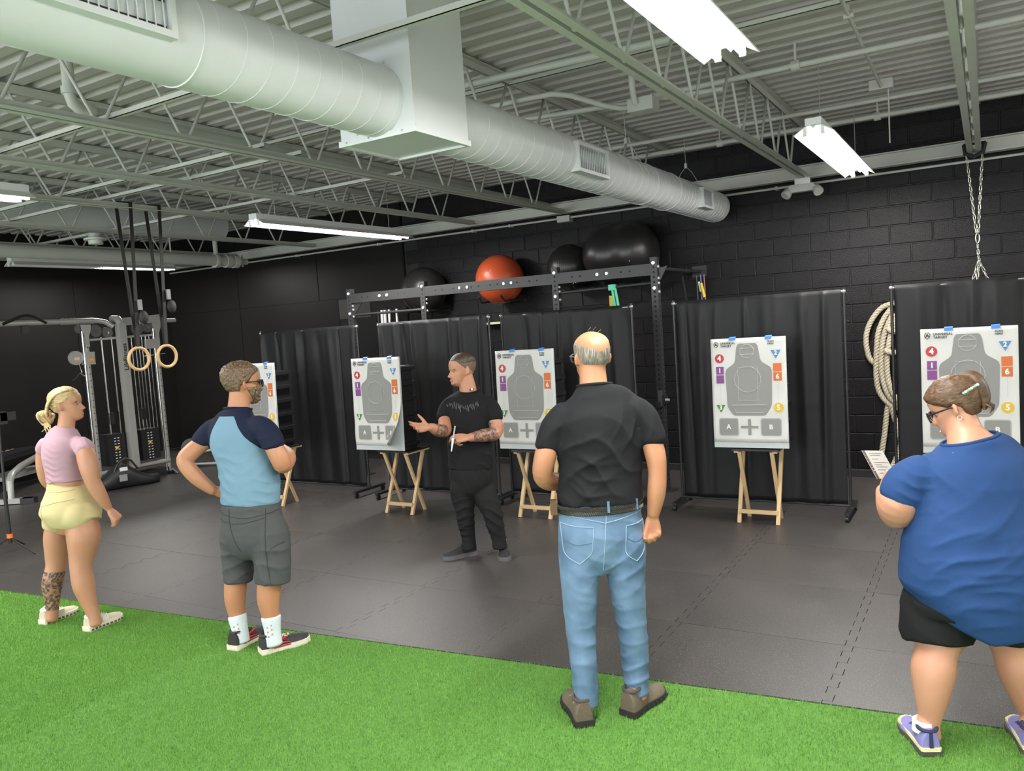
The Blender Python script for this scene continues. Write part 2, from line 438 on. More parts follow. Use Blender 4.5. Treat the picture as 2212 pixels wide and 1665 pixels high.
# sprinkler pipe beside a joist, with its elbow and riser
sp = thing('sprinkler_pipe', 'sprinkler branch pipe with elbow and riser beside the joist', 'pipe', (-1.84, -6.5, 3.35))
MB().cyl((-1.84, -6.45, 3.35), (-1.84, -.4, 3.33), .034, n=14).build('branch_pipe', M_steel_paint, sp, True)
MB().tube([(-1.84, -6.56, 3.72), (-1.84, -6.56, 3.43), (-1.84, -6.545, 3.38), (-1.84, -6.5, 3.35), (-1.84, -6.42, 3.35)], .036, 14).build('riser', M_steel_paint, sp, True)
MB().cyl((-1.84, -6.56, 3.43), (-1.84, -6.56, 3.475), .047, n=14).build('fitting', M_steel_paint, sp, True)
MB().cyl((-1.84, -6.46, 3.35), (-1.84, -6.42, 3.35), .047, n=14).build('fitting', M_steel_paint, sp, True)
mp = thing('sprinkler_main', 'fat pale sprinkler main running towards the back wall on the left', 'pipe', (-6.75, -.9, 3.08))
MB().cyl((-6.65, -9, 3.1), (-6.95, -1.1, 3.1), .082, n=20).build('main_pipe', M_steel_paint, mp, True)
for y, w in ((-1.2, .09), (-1.05, .09), (-4.72, .13), (-1.42, .05)): MB().cyl((-6.65 - .3 * (y + 9) / 7.9, y - w / 2, 3.1), (-6.65 - .3 * (y + 9) / 7.9, y + w / 2, 3.1), .1, n=20).build('grooved_coupling', M_steel_paint, mp, True)
MB().cyl((-6.94, -1.4, 3.1), (-6.94, -1.4, 3.72), .035, n=12).build('riser', M_steel_paint, mp, True)
MB().cyl((-6.95, -1.1, 3.1), (-6.96, -.82, 3.1), .045, n=12).build('drain_valve', M_steel_paint, mp, True); MB().cyl((-6.96, -.9, 3.02), (-6.96, -.9, 3.2), .015, n=8).build('valve_stem', M_steel_paint, mp)
MB().cyl((-6.9, -2.2, 3.1), (-6.9, -2.2, 3.75), .012, n=8).build('hanger_rod', M_steel_paint, mp)

# second duct far on the left, only its side shows between the joists
d2 = thing('round_duct', 'pale duct far left above the joist chords', 'duct', (-6.2, -3, 3.45))
MB().cyl((-6.2, -9, 3.47), (-6.2, -1.9, 3.47), .18, n=32).build('duct_shell', M_duct, d2, True)

# big round spiral duct
DX, DZ, DR = .26, 3.04, .178
dt = thing('spiral_duct', 'long white spiral duct hanging below the roof towards the wall', 'duct', (DX, -.4, DZ))
def duct_piece(ya, yb, r, name):
    m = MB(); pts = [(DX, ya, DZ), (DX, yb, DZ)]; m.tube(pts, r, 48); m.build(name, M_duct, dt, True)
duct_piece(-13.5, -6.2, DR, 'duct_shell'); duct_piece(-5.78, -2.0, DR, 'duct_shell'); duct_piece(-2.0, -.32, DR * .955, 'duct_shell')
def spiral(ya, yb, r, pitch):
    m = MB(); n = int((yb - ya) / pitch * 40); pts = []
    for i in range(n + 1):
        y = ya + i * pitch / 40; a = 2 * PI * i / 40
        pts.append((DX + r * math.cos(a), y, DZ + r * math.sin(a)))
    m.tube(pts, .0017, 5); m.build('spiral_seam', M_duct, dt, True)
spiral(-7.35, -6.26, DR, .135); spiral(-5.7, -2.06, DR, .135); spiral(-1.95, -.36, DR * .955, .1)
for y in (-7.42, -2.0, -2.62): MB().tube([(DX + DR * 1.004 * math.cos(a), y, DZ + DR * 1.004 * math.sin(a)) for a in np.linspace(0, 2 * PI, 49)[:-1]], .004, 6, closed=True).build('joint_band', M_duct, dt, True)
M_dark = mat('vent_dark', (.03, .03, .03), .7)
def vent(y0, y1, z0, z1, n=14):
    xo = DX + DR
    r = MB(); e = .025
    for a, b in (((xo - .05, y0 - e, z0 - e), (xo + .022, y1 + e, z0)), ((xo - .05, y0 - e, z1), (xo + .022, y1 + e, z1 + e)), ((xo - .05, y0 - e, z0), (xo + .022, y0, z1)), ((xo - .05, y1, z0), (xo + .022, y1 + e, z1))): r.box(a, b)
    g = r.build('vent', M_duct, dt)
    MB().box((xo - .04, y0, z0), (xo - .005, y1, z1)).build('throat', M_dark, g)
    for i in range(n):
        y = y0 + (i + .5) * (y1 - y0) / n
        MB().bar((xo + .006, y, z0), (xo + .006, y, z1), .012, .004, up=(.5, 1, 0)).build('louver', M_duct, g)
vent(-4.26, -3.78, 2.94, 3.10, 16); vent(-8.35, -7.58, 2.98, 3.16, 22); vent(-1.36, -1.06, 2.95, 3.1, 8)
pb = thing('duct_box', 'square white sheet metal plenum box the round duct runs into', 'duct box', (DX, -6, 2.85))
MB().box((.005, -6.235, 2.862), (.492, -5.755, ZD)).build('box_shell', M_duct, pb)
m = MB(); m.box((-.005, -6.245, 2.85), (.502, -6.222, 2.88)); m.box((-.005, -5.768, 2.85), (.502, -5.745, 2.88)); m.box((-.005, -6.2215, 2.8505), (.018, -5.7685, 2.8795)); m.box((.479, -6.2215, 2.8505), (.502, -5.7685, 2.8795)); m.build('bottom_rim', M_duct, pb)
m = MB(); m.box((.4885, -6.2385, 2.885), (.4955, -6.22, ZD - .002)); m.build('corner_seam', M_duct, pb)
M_bolt = mat('screw_zinc', (.6, .6, .58), .35, metal=.8)
for p in ((.497, -6.18, 2.866), (.497, -6.0, 2.866), (.497, -5.82, 2.866), (.42, -6.246, 2.866), (.2, -6.246, 2.866), (.05, -6.246, 2.866), (.12, -6.24, 2.9), (.33, -6.24, 3.22)): MB().ball(p, .006, 8, 6).build('screw', M_bolt, pb, True)
for y, lab in ((-1.3, 'near the end of the duct'), (-2.9, 'at the middle of the duct')):
    w = thing('duct_hanger', 'thin wire hanger holding the round duct ' + lab, 'hanger', (DX, y, DZ + .2), 'duct hanger wires')
    MB().tube([(DX - .17, y, DZ + .06), (DX - .06, y, DZ + .26), (DX, y, DZ + .33), (DX + .06, y, DZ + .26), (DX + .17, y, DZ + .06)], .003, 5).build('wire_loop', M_steel_paint, w)
    MB().cyl((DX, y, DZ + .33), (DX - .01, y, ZD), .0025, n=5).build('wire', M_steel_paint, w); MB().box((DX - .012, y - .012, DZ + .31), (DX + .012, y + .012, DZ + .36)).build('clip', M_bolt, w)

# ---------------------------------------------------------------- fluorescent fixtures
M_tube = mat('lamp_tube', (1, 1, 1), .4, emit=(1, .985, .95), estr=TUBE_EMIT)
M_refl = mat('lamp_reflector', (.86, .86, .86), .35, spec=.5)
def strip_light(x, yc, z, label, lit=(1, 1), L=2.44):
    t = thing('strip_light', label, 'light', (x, yc, z), 'fluorescent strip lights')
    y0, y1 = yc - L / 2, yc + L / 2
    m = MB(); m.box((x - .055, y0, z + .055), (x + .055, y1, z + .11)); m.build('housing', M_refl, t)
    w = .135
    prof = [(-w, 0), (-.05, .052), (-.022, .058), (0, .03), (.022, .058), (.05, .052), (w, 0), (w + .004, .004), (.052, .058), (-.052, .058), (-w - .004, .004)]
    m = MB(); m.prism([(a, b) for a, b in prof], (0, y0, 0), (0, y1, 0), (1, 0, 0), (0, 0, 1), (x, 0, z)); m.build('reflector', M_refl, t)
    for h, on in enumerate(lit):
        a = y0 + .02 + h * L / 2; b = a + L / 2 - .04
        for sx in (-.06, .06):
            MB().cyl((x + sx, a, z + .012), (x + sx, b, z + .012), .017, n=12).build('tube', M_tube if on else M_refl, t, True)
            for e in (a, b): MB().box((x + sx - .014, e - .008, z - .008), (x + sx + .014, e + .008, z + .05)).build('lamp_holder', M_refl, t)
        if on:
            l = bpy.data.lights.new('lamp_light', 'AREA'); l.shape = 'RECTANGLE'; l.size = .2; l.size_y = L / 2 - .06
            l.energy = LAMP_W / 2; l.color = (1, .975, .93); l.spread = PI
            lo = bpy.data.objects.new('lamp_light', l); COL.objects.link(lo); lo.parent = t; lo.location = (0, (a + b) / 2 - yc, -.014)
    for yy in (y0 + .3, y1 - .3): MB().cyl((x, yy, z + .11), (x, yy, ZD), .003, n=5).build('hanger_chain', M_bolt, t)
    return t
strip_light(1.87, -2.13, 3.08, 'hanging strip light closest to the back wall on the right')
strip_light(1.87, -6.7, 3.08, 'big near strip light cut off by the top of the picture')
strip_light(-3.4, -2.6, 3.03, 'strip light hanging left of the round duct over the target boards')
strip_light(-3.42, -7.24, 3.06, 'strip light cut off by the left edge of the picture')
strip_light(-8.3, -2.4, 3.09, 'half lit strip light under the sprinkler main', lit=(0, 1), L=2.5)
for x, y, lab in ((1.87, -11.3, 'assumed strip light behind the camera on the right'), (-3.4, -11.8, 'assumed strip light behind the camera on the left'), (6.0, -3.0, 'assumed strip light outside the picture on the right'), (5.9, -8.0, 'assumed strip light right of the camera'), (-8.3, -8.0, 'assumed strip light outside the picture on the left')):  # assumed unseen fixtures continuing the rows, added to light the room
    strip_light(x, y, 3.08, lab)

# twin head emergency light on the wall beam
el = thing('emergency_light', 'white twin head emergency light under the end of a joist', 'light', (1.25, -.3, 3.1))
MB().prism([(-.15, -.02), (-.11, -.05), (.11, -.05), (.15, -.02), (.12, .03), (-.12, .03)], (0, -.05, 0), (0, .05, 0), (1, 0, 0), (0, 0, 1), (1.22, -.32, 3.13)).build('body', M_steel_paint, el)
MB().box((1.15, -.37, 3.16), (1.31, -.27, 3.218)).build('mount_box', M_bolt, el)
for sx in (-1, 1):
    c = Vector((1.22 + sx * .15, -.34, 3.09)); d = Vector((sx * .45, -.5, -.75)).normalized()
    MB().tube([c - d * .05, c - d * .02, c + d * .04, c + d * .055], [.02, .045, .055, .05], 16).build('lamp_head', M_steel_paint, el, True)
sd = thing('smoke_detector', 'small round detector hung under a joist near the rings', 'detector', (-5.62, -4.1, 3.1))
MB().cyl((-5.62, -4.1, 3.12), (-5.62, -4.1, 3.18), .07, n=20).build('housing', mat('detector_grey', (.4, .42, .43), .4), sd, True); MB().cyl((-5.62, -4.1, 3.105), (-5.62, -4.1, 3.125), .12, n=20).build('disc', M_steel_paint, sd, True); MB().cyl((-5.62, -4.1, 3.06), (-5.62, -4.1, 3.105), .075, n=20).build('lens', M_steel_paint, sd, True)

# ---------------------------------------------------------------- training rig against the back wall
M_rig = mat('rig_black', (.030, .030, .032), .42, spec=.5, var=.15, vscale=8)
M_zinc = mat('bright_bolt', (.85, .85, .82), .3, metal=.55)
M_blackmetal = mat('black_metal', (.02, .02, .021), .45)
M_hole = mat('punched_hole', (.004, .004, .004), .9)
RY = -1.53; PW = .074
rig = thing('training_rig', 'black bolted pull up rig standing in front of the block wall', 'rig', (-2.1, RY, 0))
PX = (-4.25, -3.05, -1.21, -.05)
for i, x in enumerate(PX):
    p = MB().box((x - PW / 2, RY - PW / 2, .012), (x + PW / 2, RY + PW / 2, 2.46)).build('upright', M_rig, rig)
    MB().box((x - .1, RY - .09, 0), (x + .1, RY + .09, .012)).build('foot_plate', M_rig, p)
    h = MB()
    for k in range(46):
        z = .12 + k * .0508
        big = z < 1.72
        r = .011 if not big else .0135
        h.cyl((x, RY - PW / 2 - .0006, z), (x, RY - PW / 2 + .002, z), r, n=10)
        h.cyl((x + PW / 2 + .0006, RY, z), (x + PW / 2 - .002, RY, z), r, n=10)
    ho = h.build('hole_row', M_hole, p); ho['kind'] = 'stuff'
    for z in (2.40, 2.14): MB().cyl((x, RY - PW / 2 - .012, z), (x, RY - PW / 2, z), .017, .02, 10).build('bolt', M_zinc, p, True)
    for z in (2.36, 2.24, 2.19, 2.10): MB().cyl((x + PW / 2, RY - .01, z), (x + PW / 2 + .012, RY - .01, z), .016, .014, 10).build('bolt', M_zinc, p, True)
for a, b, bx_ in ((PX[0], PX[1], (-3.73, -3.61)), (PX[1], PX[2], (-2.49, -2.38, -1.87, -1.77)), (PX[2], PX[3], (-.69, -.58))):
    c = MB().box((a + PW / 2, RY - .036, 2.275), (b - PW / 2, RY + .036, 2.395)).build('cross_beam', M_rig, rig)
    for x in bx_: MB().cyl((x, RY - .048, 2.337), (x, RY - .036, 2.337), .017, .02, 10).build('bolt', M_zinc, c, True)
    h = MB(); n = max(2, int((b - a) / .25))
    for k in range(n):
        for q in (-.05, .05):
            x = a + (k + .5) * (b - a) / n + q + .12
            if x < b - .1: h.cyl((x, RY - .0366, 2.337), (x, RY - .034, 2.337), .010, n=8)
    ho = h.build('hole_row', M_hole, c); ho['kind'] = 'stuff'
for a, b in ((PX[0], PX[1]), (PX[2], PX[3])):
    MB().cyl((a + PW / 2, RY, 2.12 if a < -2 else 2.175), (b - PW / 2, RY, 2.12 if a < -2 else 2.195), .0165, n=12).build('pull_up_bar', M_rig, rig, True)
for x in (PX[0], PX[3]):
    MB().cyl((x, RY + PW / 2, 2.345), (x, -.02, 2.345), .02, n=12).build('wall_tie_bar', M_rig, rig, True)
    MB().box((x - .09, -.03, 2.28), (x + .09, -.012, 2.41)).build('wall_plate', M_rig, rig)
MB().prism([(0, 0), (.16, 0), (0, -.16)], (0, -.005, 0), (0, .005, 0), (1, 0, 0), (0, 0, 1), (PX[0] + PW / 2, RY, 2.275)).build('gusset', M_rig, rig)
MB().prism([(0, 0), (.1, .02), (.02, -.12)], (0, -.005, 0), (0, .005, 0), (1, 0, 0), (0, 0, 1), (PX[3] + PW / 2, RY, 2.34)).build('gusset', M_rig, rig)
jh = thing('bar_hook', 'steel bar hook pinned to the right upright of the rig', 'hook', (-.05, RY, .96))
MB().box((-.068, RY - .055, .9), (-.024, RY - .0375, 1.07)).build('plate', mat('worn_steel', (.35, .34, .32), .35, metal=.9), jh)
MB().box((-.068, RY - .12, .9), (-.024, RY - .055, .915)).build('shelf', M_blackmetal, jh); MB().box((-.068, RY - .125, .9), (-.024, RY - .115, .96)).build('lip', M_blackmetal, jh)
MB().cyl((.0, RY - .04, .97), (.05, RY - .04, .97), .014, n=10).build('pin', M_zinc, jh); MB().box((-.015, RY - .06, .93), (-.011 + .02, RY + .03, 1.02)).build('side_plate', M_blackmetal, jh)

# exercise balls resting on wall arms above the rig
M_orange = mat('ball_orange', (.50, .075, .022), .38, spec=.5, var=.06, vscale=3)
M_ballblk = mat('ball_black', (.018, .017, .017), .33, spec=.5, var=.2, vscale=5, bump=.06, bscale=25)
def ex_ball(x, z, r, m, name, label, sc=(1, 1, 1), ridge=True):
    t = thing(name, label, 'ball', (x, -.03 - r, z - r))
    MB().ball((x, -.03 - r, z), r, 48, 32, sc).build('ball_skin', m, t, True, ang=0)
    if ridge:
        for k in range(-5, 6):
            a = k * .09; rr = r * math.cos(a) * 1.0015
            MB().tube([(x + r * math.sin(a) * 1.0 * sc[0], -.03 - r + rr * math.cos(q), z + rr * math.sin(q)) for q in np.linspace(0, 2 * PI, 61)[:-1]], .0016, 4, closed=True).build('ridge', m, t, True)
    MB().cyl((x + r * .15, -.03 - r - r * .93, z + r * .33), (x + r * .152, -.03 - r - r * .945, z + r * .335), .007, n=8).build('valve_plug', M_zinc if m is M_orange else M_ballblk, t)
    arm = thing('ball_arm', label.replace('exercise ball', 'wall arm carrying the ball').replace(' resting on its arm', ''), 'wall arm', (x, 0, z - r))
    zz = z - r * .86
    for sx in (-1, 1): MB().tube([(x + sx * r * .55, -.012, zz + .02), (x + sx * r * .55, -.3 - r * .8, zz - .02), (x + sx * r * .5, -.38 - r * .8, zz + .06)], .014, 8).build('arm_tube', M_blackmetal, arm, True)
    MB().box((x - r * .62, -.026, zz - .02), (x + r * .62, -.012, zz + .06)).build('wall_plate', M_blackmetal, arm)
    return t
ex_ball(-2.66, 2.47, .325, M_orange, 'orange_ball', 'orange exercise ball resting on its arm above the rig', ridge=False)
ex_ball(-3.93, 2.42, .325, M_ballblk, 'black_ball', 'leftmost black exercise ball behind the rig upright')
ex_ball(-1.63, 2.53, .29, M_ballblk, 'black_ball', 'smaller black exercise ball beside the peanut shaped one')
pn = thing('peanut_ball', 'big peanut shaped black exercise ball highest on the wall', 'ball', (-.95, -.42, 2.22))
def peanut():
    m = MB(); seg, n = 40, 44; L = .47; vs = []
    for i in range(n + 1):
        a = PI * i / n; xx = -L * math.cos(a); u = xx / L
        rad = .385 * math.sqrt(max(0, 1 - abs(u) ** 2.7)) * (1 - .10 * math.exp(-(u / .26) ** 2)) if 0 < i < n else .001
        for k in range(seg):
            t = 2 * PI * k / seg; vs.append((-.88 + xx, -.43 + rad * math.cos(t), 2.625 + rad * math.sin(t)))
    fs = [(i * seg + k, i * seg + (k + 1) % seg, (i + 1) * seg + (k + 1) % seg, (i + 1) * seg + k) for i in range(n) for k in range(seg)]
    return m.add(vs, fs)
peanut().build('ball_skin', M_ballblk, pn, True, ang=0)
MB().ball((-.62, -.81, 2.5), .008, 8, 6).build('valve_plug', M_zinc, pn)
text_mesh('X-Form', .07, 'printed_mark', M_zinc, pn, ORG[pn], (1, 0, .1), (-.1, .2, 1), (-1.24, -.83, 2.33))
MB().tube([(-.95, -.012, 2.24), (-.95, -.8, 2.21), (-.95, -.86, 2.28)], .014, 8).build('arm_tube', M_blackmetal, pn, True)

# bands and tubes hanging on the rig
gb = thing('resistance_band', 'mint green loop band tied over the right pull up bar', 'band', (-.52, RY, 1.6))
m = MB(); M_mint = mat('band_mint', (.12, .62, .40), .55)
m.obox((-.53, RY - .02, 2.185), .075, .05, .06, (1, 0, 0), (0, 1, 0), (0, 0, 1)); m.build('knot', M_mint, gb)
for dx in (0, .035): MB().tube([(-.53 + dx, RY - .03, 2.17), (-.515 + dx, RY - .032, 2.08), (-.50 + dx, RY - .03, 1.95), (-.49 + dx, RY - .03, 1.6)], .014, 6).build('strand', M_mint, gb, True)
yb = thing('resistance_band', 'short yellow band end hanging behind the mint green one', 'band', (-.57, RY + .05, 1.6))
MB().box((-.6, RY + .04, 1.6), (-.555, RY + .048, 2.1)).build('strand', mat('band_yellow', (.62, .52, .06), .5), yb)
tb_ = thing('tube_band_set', 'resistance tubes with yellow handle hanging from the wall hook', 'band', (-.02, -.1, 1.6))
MB().tube([(-.17, -.02, 2.33), (-.16, -.35, 2.34), (-.155, -.37, 2.3), (-.15, -.3, 2.1), (-.14, -.2, 1.7)], .018, 8).build('wall_hook', M_blackmetal, tb_, True)
for i, (dx, c) in enumerate(((0, (.03, .05, .04)), (.05, (.2, .16, .5)), (.09, (.3, .12, .1)))):
    MB().tube([(-.06 + dx, -.12, 2.3), (-.05 + dx, -.14, 2.15), (-.05 + dx, -.13, 1.6)], .009, 6).build('tube', mat('tube%d' % i, c, .5), tb_, True)
MB().cyl((.0, -.15, 2.2), (.035, -.15, 2.03), .018, n=10).build('yellow_handle', mat('handle_yellow', (.75, .62, .03), .45), tb_, True); MB().cyl((-.03, -.14, 2.22), (-.01, -.14, 2.1), .012, n=8).build('white_clip', mat('clip_white', (.75, .78, .8), .4), tb_, True)
# steel bars standing in the corner behind the curtains
for i, (x, r) in enumerate(((-4.9, .012), (-4.83, .025), (-4.77, .025), (-4.69, .022), (-4.61, .013), (-4.55, .02))):
    b = thing('barbell', ('thin dark ', 'bright thick leftmost ', 'bright thick ', 'bright ', 'thin dull ', 'rightmost bright ')[i] + 'steel bar standing upright in the corner', 'barbell', (x, -.3, 0), 'bars standing in the corner')
    MB().cyl((x, -.3, 0), (x + .01, -.24, 2.2 if i not in (4,) else 2.02), r, n=12).build('sleeve', M_zinc if i not in (0, 4) else M_blackmetal, b, True)
    MB().cyl((x + .006, -.265, 1.3), (x + .0065, -.26, 1.34), r * 1.12, n=12).build('collar', M_blackmetal, b, True)
lr = thing('wall_ledge', 'pale metal ledge on the wall peeping over the second curtain', 'ledge', (-2.5, -.1, 1.9))
MB().box((-3.3, -.16, 1.88), (-1.8, -.01, 1.91)).build('shelf_strip', mat('pale_enamel', (.62, .66, .48), .5), lr); MB().box((-1.98, -.17, 1.68), (-1.78, -.15, 1.86)).build('end_plate', mat('pale_enamel'), lr)
mb_ = thing('black_ball', 'dark ball on the floor glimpsed between the two left curtains', 'ball', (-3.7, -1.0, 0))
MB().ball((-3.72, -.9, 1.33), .22, 32, 20).build('ball_skin', M_ballblk, mb_, True, ang=0); MB().cyl((-3.72, -.9, 0), (-3.72, -.9, 1.13), .05, n=12).build('stand_post', M_blackmetal, mb_, True)

# ---------------------------------------------------------------- curtains on wheeled stands
M_pole = mat('stand_pole', (.028, .028, .03), .3, metal=.3)
M_rail = mat('rail_grey', (.36, .36, .36), .35, metal=.6)
M_cloth = mat('black_curtain_cloth', (.0085, .0085, .0095), .5, spec=.3, var=.2, vscale=5, bump=.12, bscale=220)
M_wheel = mat('caster_black', (.012, .012, .012), .4)
CUR = [(-4.91, -3.32, -2.5, 'leftmost', 0), (-3.0, -1.52, -2.5, 'second from left', 1), (-1.46, -.0, -2.35, 'middle', 2), (.34, 1.86, -2.13, 'second from right, behind the fully visible target', 3), (2.23, 3.78, -2.13, 'rightmost', 4)]
def caster(x, y, parent):
    c = MB(); c.cyl((x - .012, y, .028), (x + .012, y, .028), .028, n=14); o = c.build('caster', M_wheel, parent, True)
    MB().box((x - .006, y - .012, .028), (x + .006, y + .012, .07)).build('fork', M_wheel, None) if False else None
    return o
for x0, x1, y, lab, sd_ in CUR:
    t = thing('curtain_stand', lab + ' black wheeled curtain stand', 'stand', ((x0 + x1) / 2, y, 0), 'wheeled curtain stands')
    for x in (x0, x1):
        p = MB().cyl((x, y, .06), (x, y, 1.985), .0125, n=12).build('pole', M_pole, t, True)
        MB().cyl((x, y, 1.1), (x, y, 1.16), .017, n=12).build('pole_joint', M_pole, p, True)
        MB().ball((x, y, 1.955), .019, 10, 8).build('rail_clamp', M_rail, p, True)
        f = MB(); f.box((x - .02, y - .26, .055), (x + .02, y + .26, .08)); f = f.build('foot_bar', M_pole, t)
        for yy in (y - .23, y + .23): caster(x, yy, f)
    MB().cyl((x0, y, 1.955), (x1, y, 1.955), .011, n=10).build('top_rail', M_rail, t, True)
    MB().cyl((x0, y, .085), (x1, y, .085), .009, n=10).build('bottom_rail', M_pole, t, True)
    r = random.Random(sd_ * 13 + 5)
    nx, nz = 150, 44; vs = []; fs = []
    folds = []; xx = x0 + .02
    while xx < x1: folds.append((xx, r.uniform(.016, .06), r.uniform(.02, .05), r.choice((-1, 1, 1)), r.uniform(.3, 1.0), r.uniform(-.08, .08))); xx += r.uniform(.09, .27)
    for iz in range(nz + 1):
        z = .1 + (1.975 - .1) * iz / nz; tz = (z - .1) / 1.875
        for ix in range(nx + 1):
            x = x0 + .02 + (x1 - x0 - .04) * ix / nx; d = 0
            for fx, w, a, sg, depth, lean in folds:
                q = (x - fx - lean * (1 - tz)) / (w * (1.5 - .6 * tz))
                if abs(q) < 3: d += sg * a * math.exp(-q * q) * (.3 + .7 * depth * (1 - .5 * abs(tz - .55))) * min(1, (1.02 - tz) * 9)
            d += .006 * math.sin(x * 23 + sd_) * (1 - tz)
            for cz in (.55, 1.0, 1.45): d += .004 * math.exp(-((z - cz - .01 * math.sin(x * 4)) / .008) ** 2)
            vs.append((x, y - .013 - d if tz < .985 else y - .014, z))
    W = nx + 1
    fs = [(i * W + k, i * W + k + 1, (i + 1) * W + k + 1, (i + 1) * W + k) for i in range(nz) for k in range(nx)]
    m = MB(); m.add(vs, fs)
    co = m.build('curtain', M_cloth, loc=((x0 + x1) / 2, y, 0), smooth=True, ang=0)
    tag(co, {0: 'leftmost black curtain behind the man in shorts', 1: 'second black curtain from the left behind the instructor', 2: 'middle black curtain behind the bald man', 3: 'black pleated curtain behind the fully visible target board', 4: 'rightmost black curtain behind the woman in blue'}[sd_], 'curtain', 'black curtains')
    mo = co.modifiers.new('thickness', 'SOLIDIFY'); mo.thickness = .002

# ---------------------------------------------------------------- cable machine by the left wall
M_silver = mat('machine_silver', (.40, .39, .37), .36, metal=.25)
M_chrome = mat('machine_chrome', (.75, .75, .74), .16, metal=1.0)
M_mblack = mat('machine_black', (.016, .016, .017), .42)
M_orangepin = mat('pin_orange', (.85, .33, .02), .4)
cmx = -7.6
cm = thing('cable_machine', 'silver cable crossover machine with weight stacks by the dark left wall', 'gym machine', (cmx, -2.65, 0))
co_ = MB(); co_.prism([(-.055, -.05), (.055, -.05), (.055, .05), (-.055, .05)], (0, 0, .2), (0, 0, 2.24), (1, 0, 0), (0, 1, 0), (cmx + .12, -2.69, 0)); col_ = co_.build('column', M_silver, cm)
MB().tube([(cmx + .12, -2.69, 2.1), (cmx + .12, -2.69, 2.24), (cmx + .07, -2.69, 2.3), (cmx - .05, -2.69, 2.31)], .052, 14).build('column_crown', M_silver, cm, True)
text_mesh('LifeFitness', .09, 'column_lettering', M_mblack, col_, ORG[col_], (0, 0, 1), (0, -1, 0), (cmx + .1765, -2.695, 1.77), ext=.001, bold=.0015)
MB().box((cmx - .2, -2.56, .2), (cmx - .1, -2.46, 2.2)).build('rear_column', M_silver, cm)
for y, nm in ((-3.15, 'left'), (-2.08, 'right')):
    u = MB().cyl((cmx, y, .03), (cmx, y, 2.2), .042, n=18).build('upright', M_silver, cm, True)
    MB().cyl((cmx + .045, y - .055, .05), (cmx + .045, y - .055, 2.15), .014, n=10).build('guide_tube', M_chrome, u, True)
    h = MB()
    for k in range(18): h.cyl((cmx + .0425, y, .4 + k * .09), (cmx + .038, y, .4 + k * .09), .008, n=8)
    ho = h.build('adjust_holes', M_hole, u); ho['kind'] = 'stuff'
    MB().prism([(-.07, .1), (.07, .1), (.06, .02), (.028, -.06), (.028, -.2), (-.028, -.2), (-.028, -.06), (-.06, .02)], (.045, 0, 0), (.06, 0, 0), (0, 1, 0), (0, 0, 1), (cmx, y, 2.14)).build('fork_bracket', M_silver, u)
    MB().box((cmx - .25, y - .05, 0), (cmx + .1, y + .05, .035)).build('foot_plate', M_mblack, u)
MB().tube([(cmx, -4.9, 2.29), (cmx, -3.3, 2.29), (cmx, -2.95, 2.29), (cmx + .02, -2.85, 2.27), (cmx + .06, -2.76, 2.2)], .035, 14).build('overhead_bar', M_silver, cm, True)
MB().cyl((cmx, -3.45, 2.29), (cmx, -3.0, 2.29), .042, n=16).build('bar_sleeve', M_silver, cm, True)
for k in range(4): MB().ball((cmx + .01, -3.42 + k * .05, 2.335), .009, 8, 6).build('bolt', M_chrome, cm)
MB().bar((cmx + .05, -2.64, 2.26), (cmx + .05, -1.98, 2.3), .05, .11).build('top_head_plate', M_silver, cm)
MB().cyl((cmx, -2.05, 2.26), (cmx, -1.72, 2.26), .03, n=12).build('overhead_bar', M_silver, cm, True)
for y, z, r in ((-3.0, 2.15, .085), (-2.83, 2.12, .075), (-2.36, 2.16, .085), (-2.2, 2.18, .08), (-3.2, 2.19, .07)):
    p = MB().cyl((cmx - .02, y, z), (cmx + .03, y, z), r, n=24).build('pulley', mat('pulley_grey', (.10, .10, .10), .4), cm, True)
    MB().cyl((cmx + .03, y, z), (cmx + .034, y, z), r * .3, n=12).build('hub', M_chrome, p, True)
MB().bar((cmx + .02, -3.1, 2.03), (cmx + .02, -2.15, 2.06), .03, .03).build('top_rail', M_silver, cm)
for y in (-2.93, -2.78, -2.48, -2.42, -2.37, -2.32, -2.26, -2.2): MB().cyl((cmx + .02, y, .25), (cmx + .02, y, 2.06), .007 if y > -2.5 else .011, n=8).build('guide_rod', M_chrome, cm, True)
for (ya, yb, zt) in ((-3.01, -2.79, .71), (-2.53, -2.25, .71)):
    s = MB().box((cmx - .14, ya, .27), (cmx + .1, yb, zt)).build('weight_stack', M_mblack, cm)
    for k in range(10):
        for q in (0, 1): MB().box((cmx + .1005, (ya + yb) / 2 - .045 + q * .05, .29 + k * .04), (cmx + .102, (ya + yb) / 2 - .02 + q * .05, .302 + k * .04)).build('weight_number', mat('number_white', (.7, .7, .68), .6), s)
    MB().ball((cmx + .115, (ya + yb) / 2 - .02, .52), .022, 12, 8).build('selector_pin', M_orangepin, s, True)
    MB().box((cmx - .02, (ya + yb) / 2 - .04, zt + .14), (cmx + .03, (ya + yb) / 2 + .04, zt + .3)).build('pulley_block', M_mblack, s)
    MB().cyl((cmx, (ya + yb) / 2 - .02, zt), (cmx, (ya + yb) / 2 - .02, zt + .15), .01, n=8).build('stem', M_chrome, s)
MB().tube([(cmx + .05, -3.15, .2), (cmx + .05, -2.08, .2)], .03, 12).build('base_rail', M_silver, cm, True)
MB().box((cmx - .2, -3.1, 0), (cmx + .05, -2.1, .1)).build('base_plate', M_mblack, cm)
MB().cyl((cmx + .1, -2.08, .06), (cmx + .24, -2.1, .0), .02, n=10).build('front_stay', M_chrome, cm, True)
ca = MB().box((cmx - .045, -3.2, 1.7), (cmx + .065, -3.07, 1.87)).build('pulley_carriage', M_silver, cm)
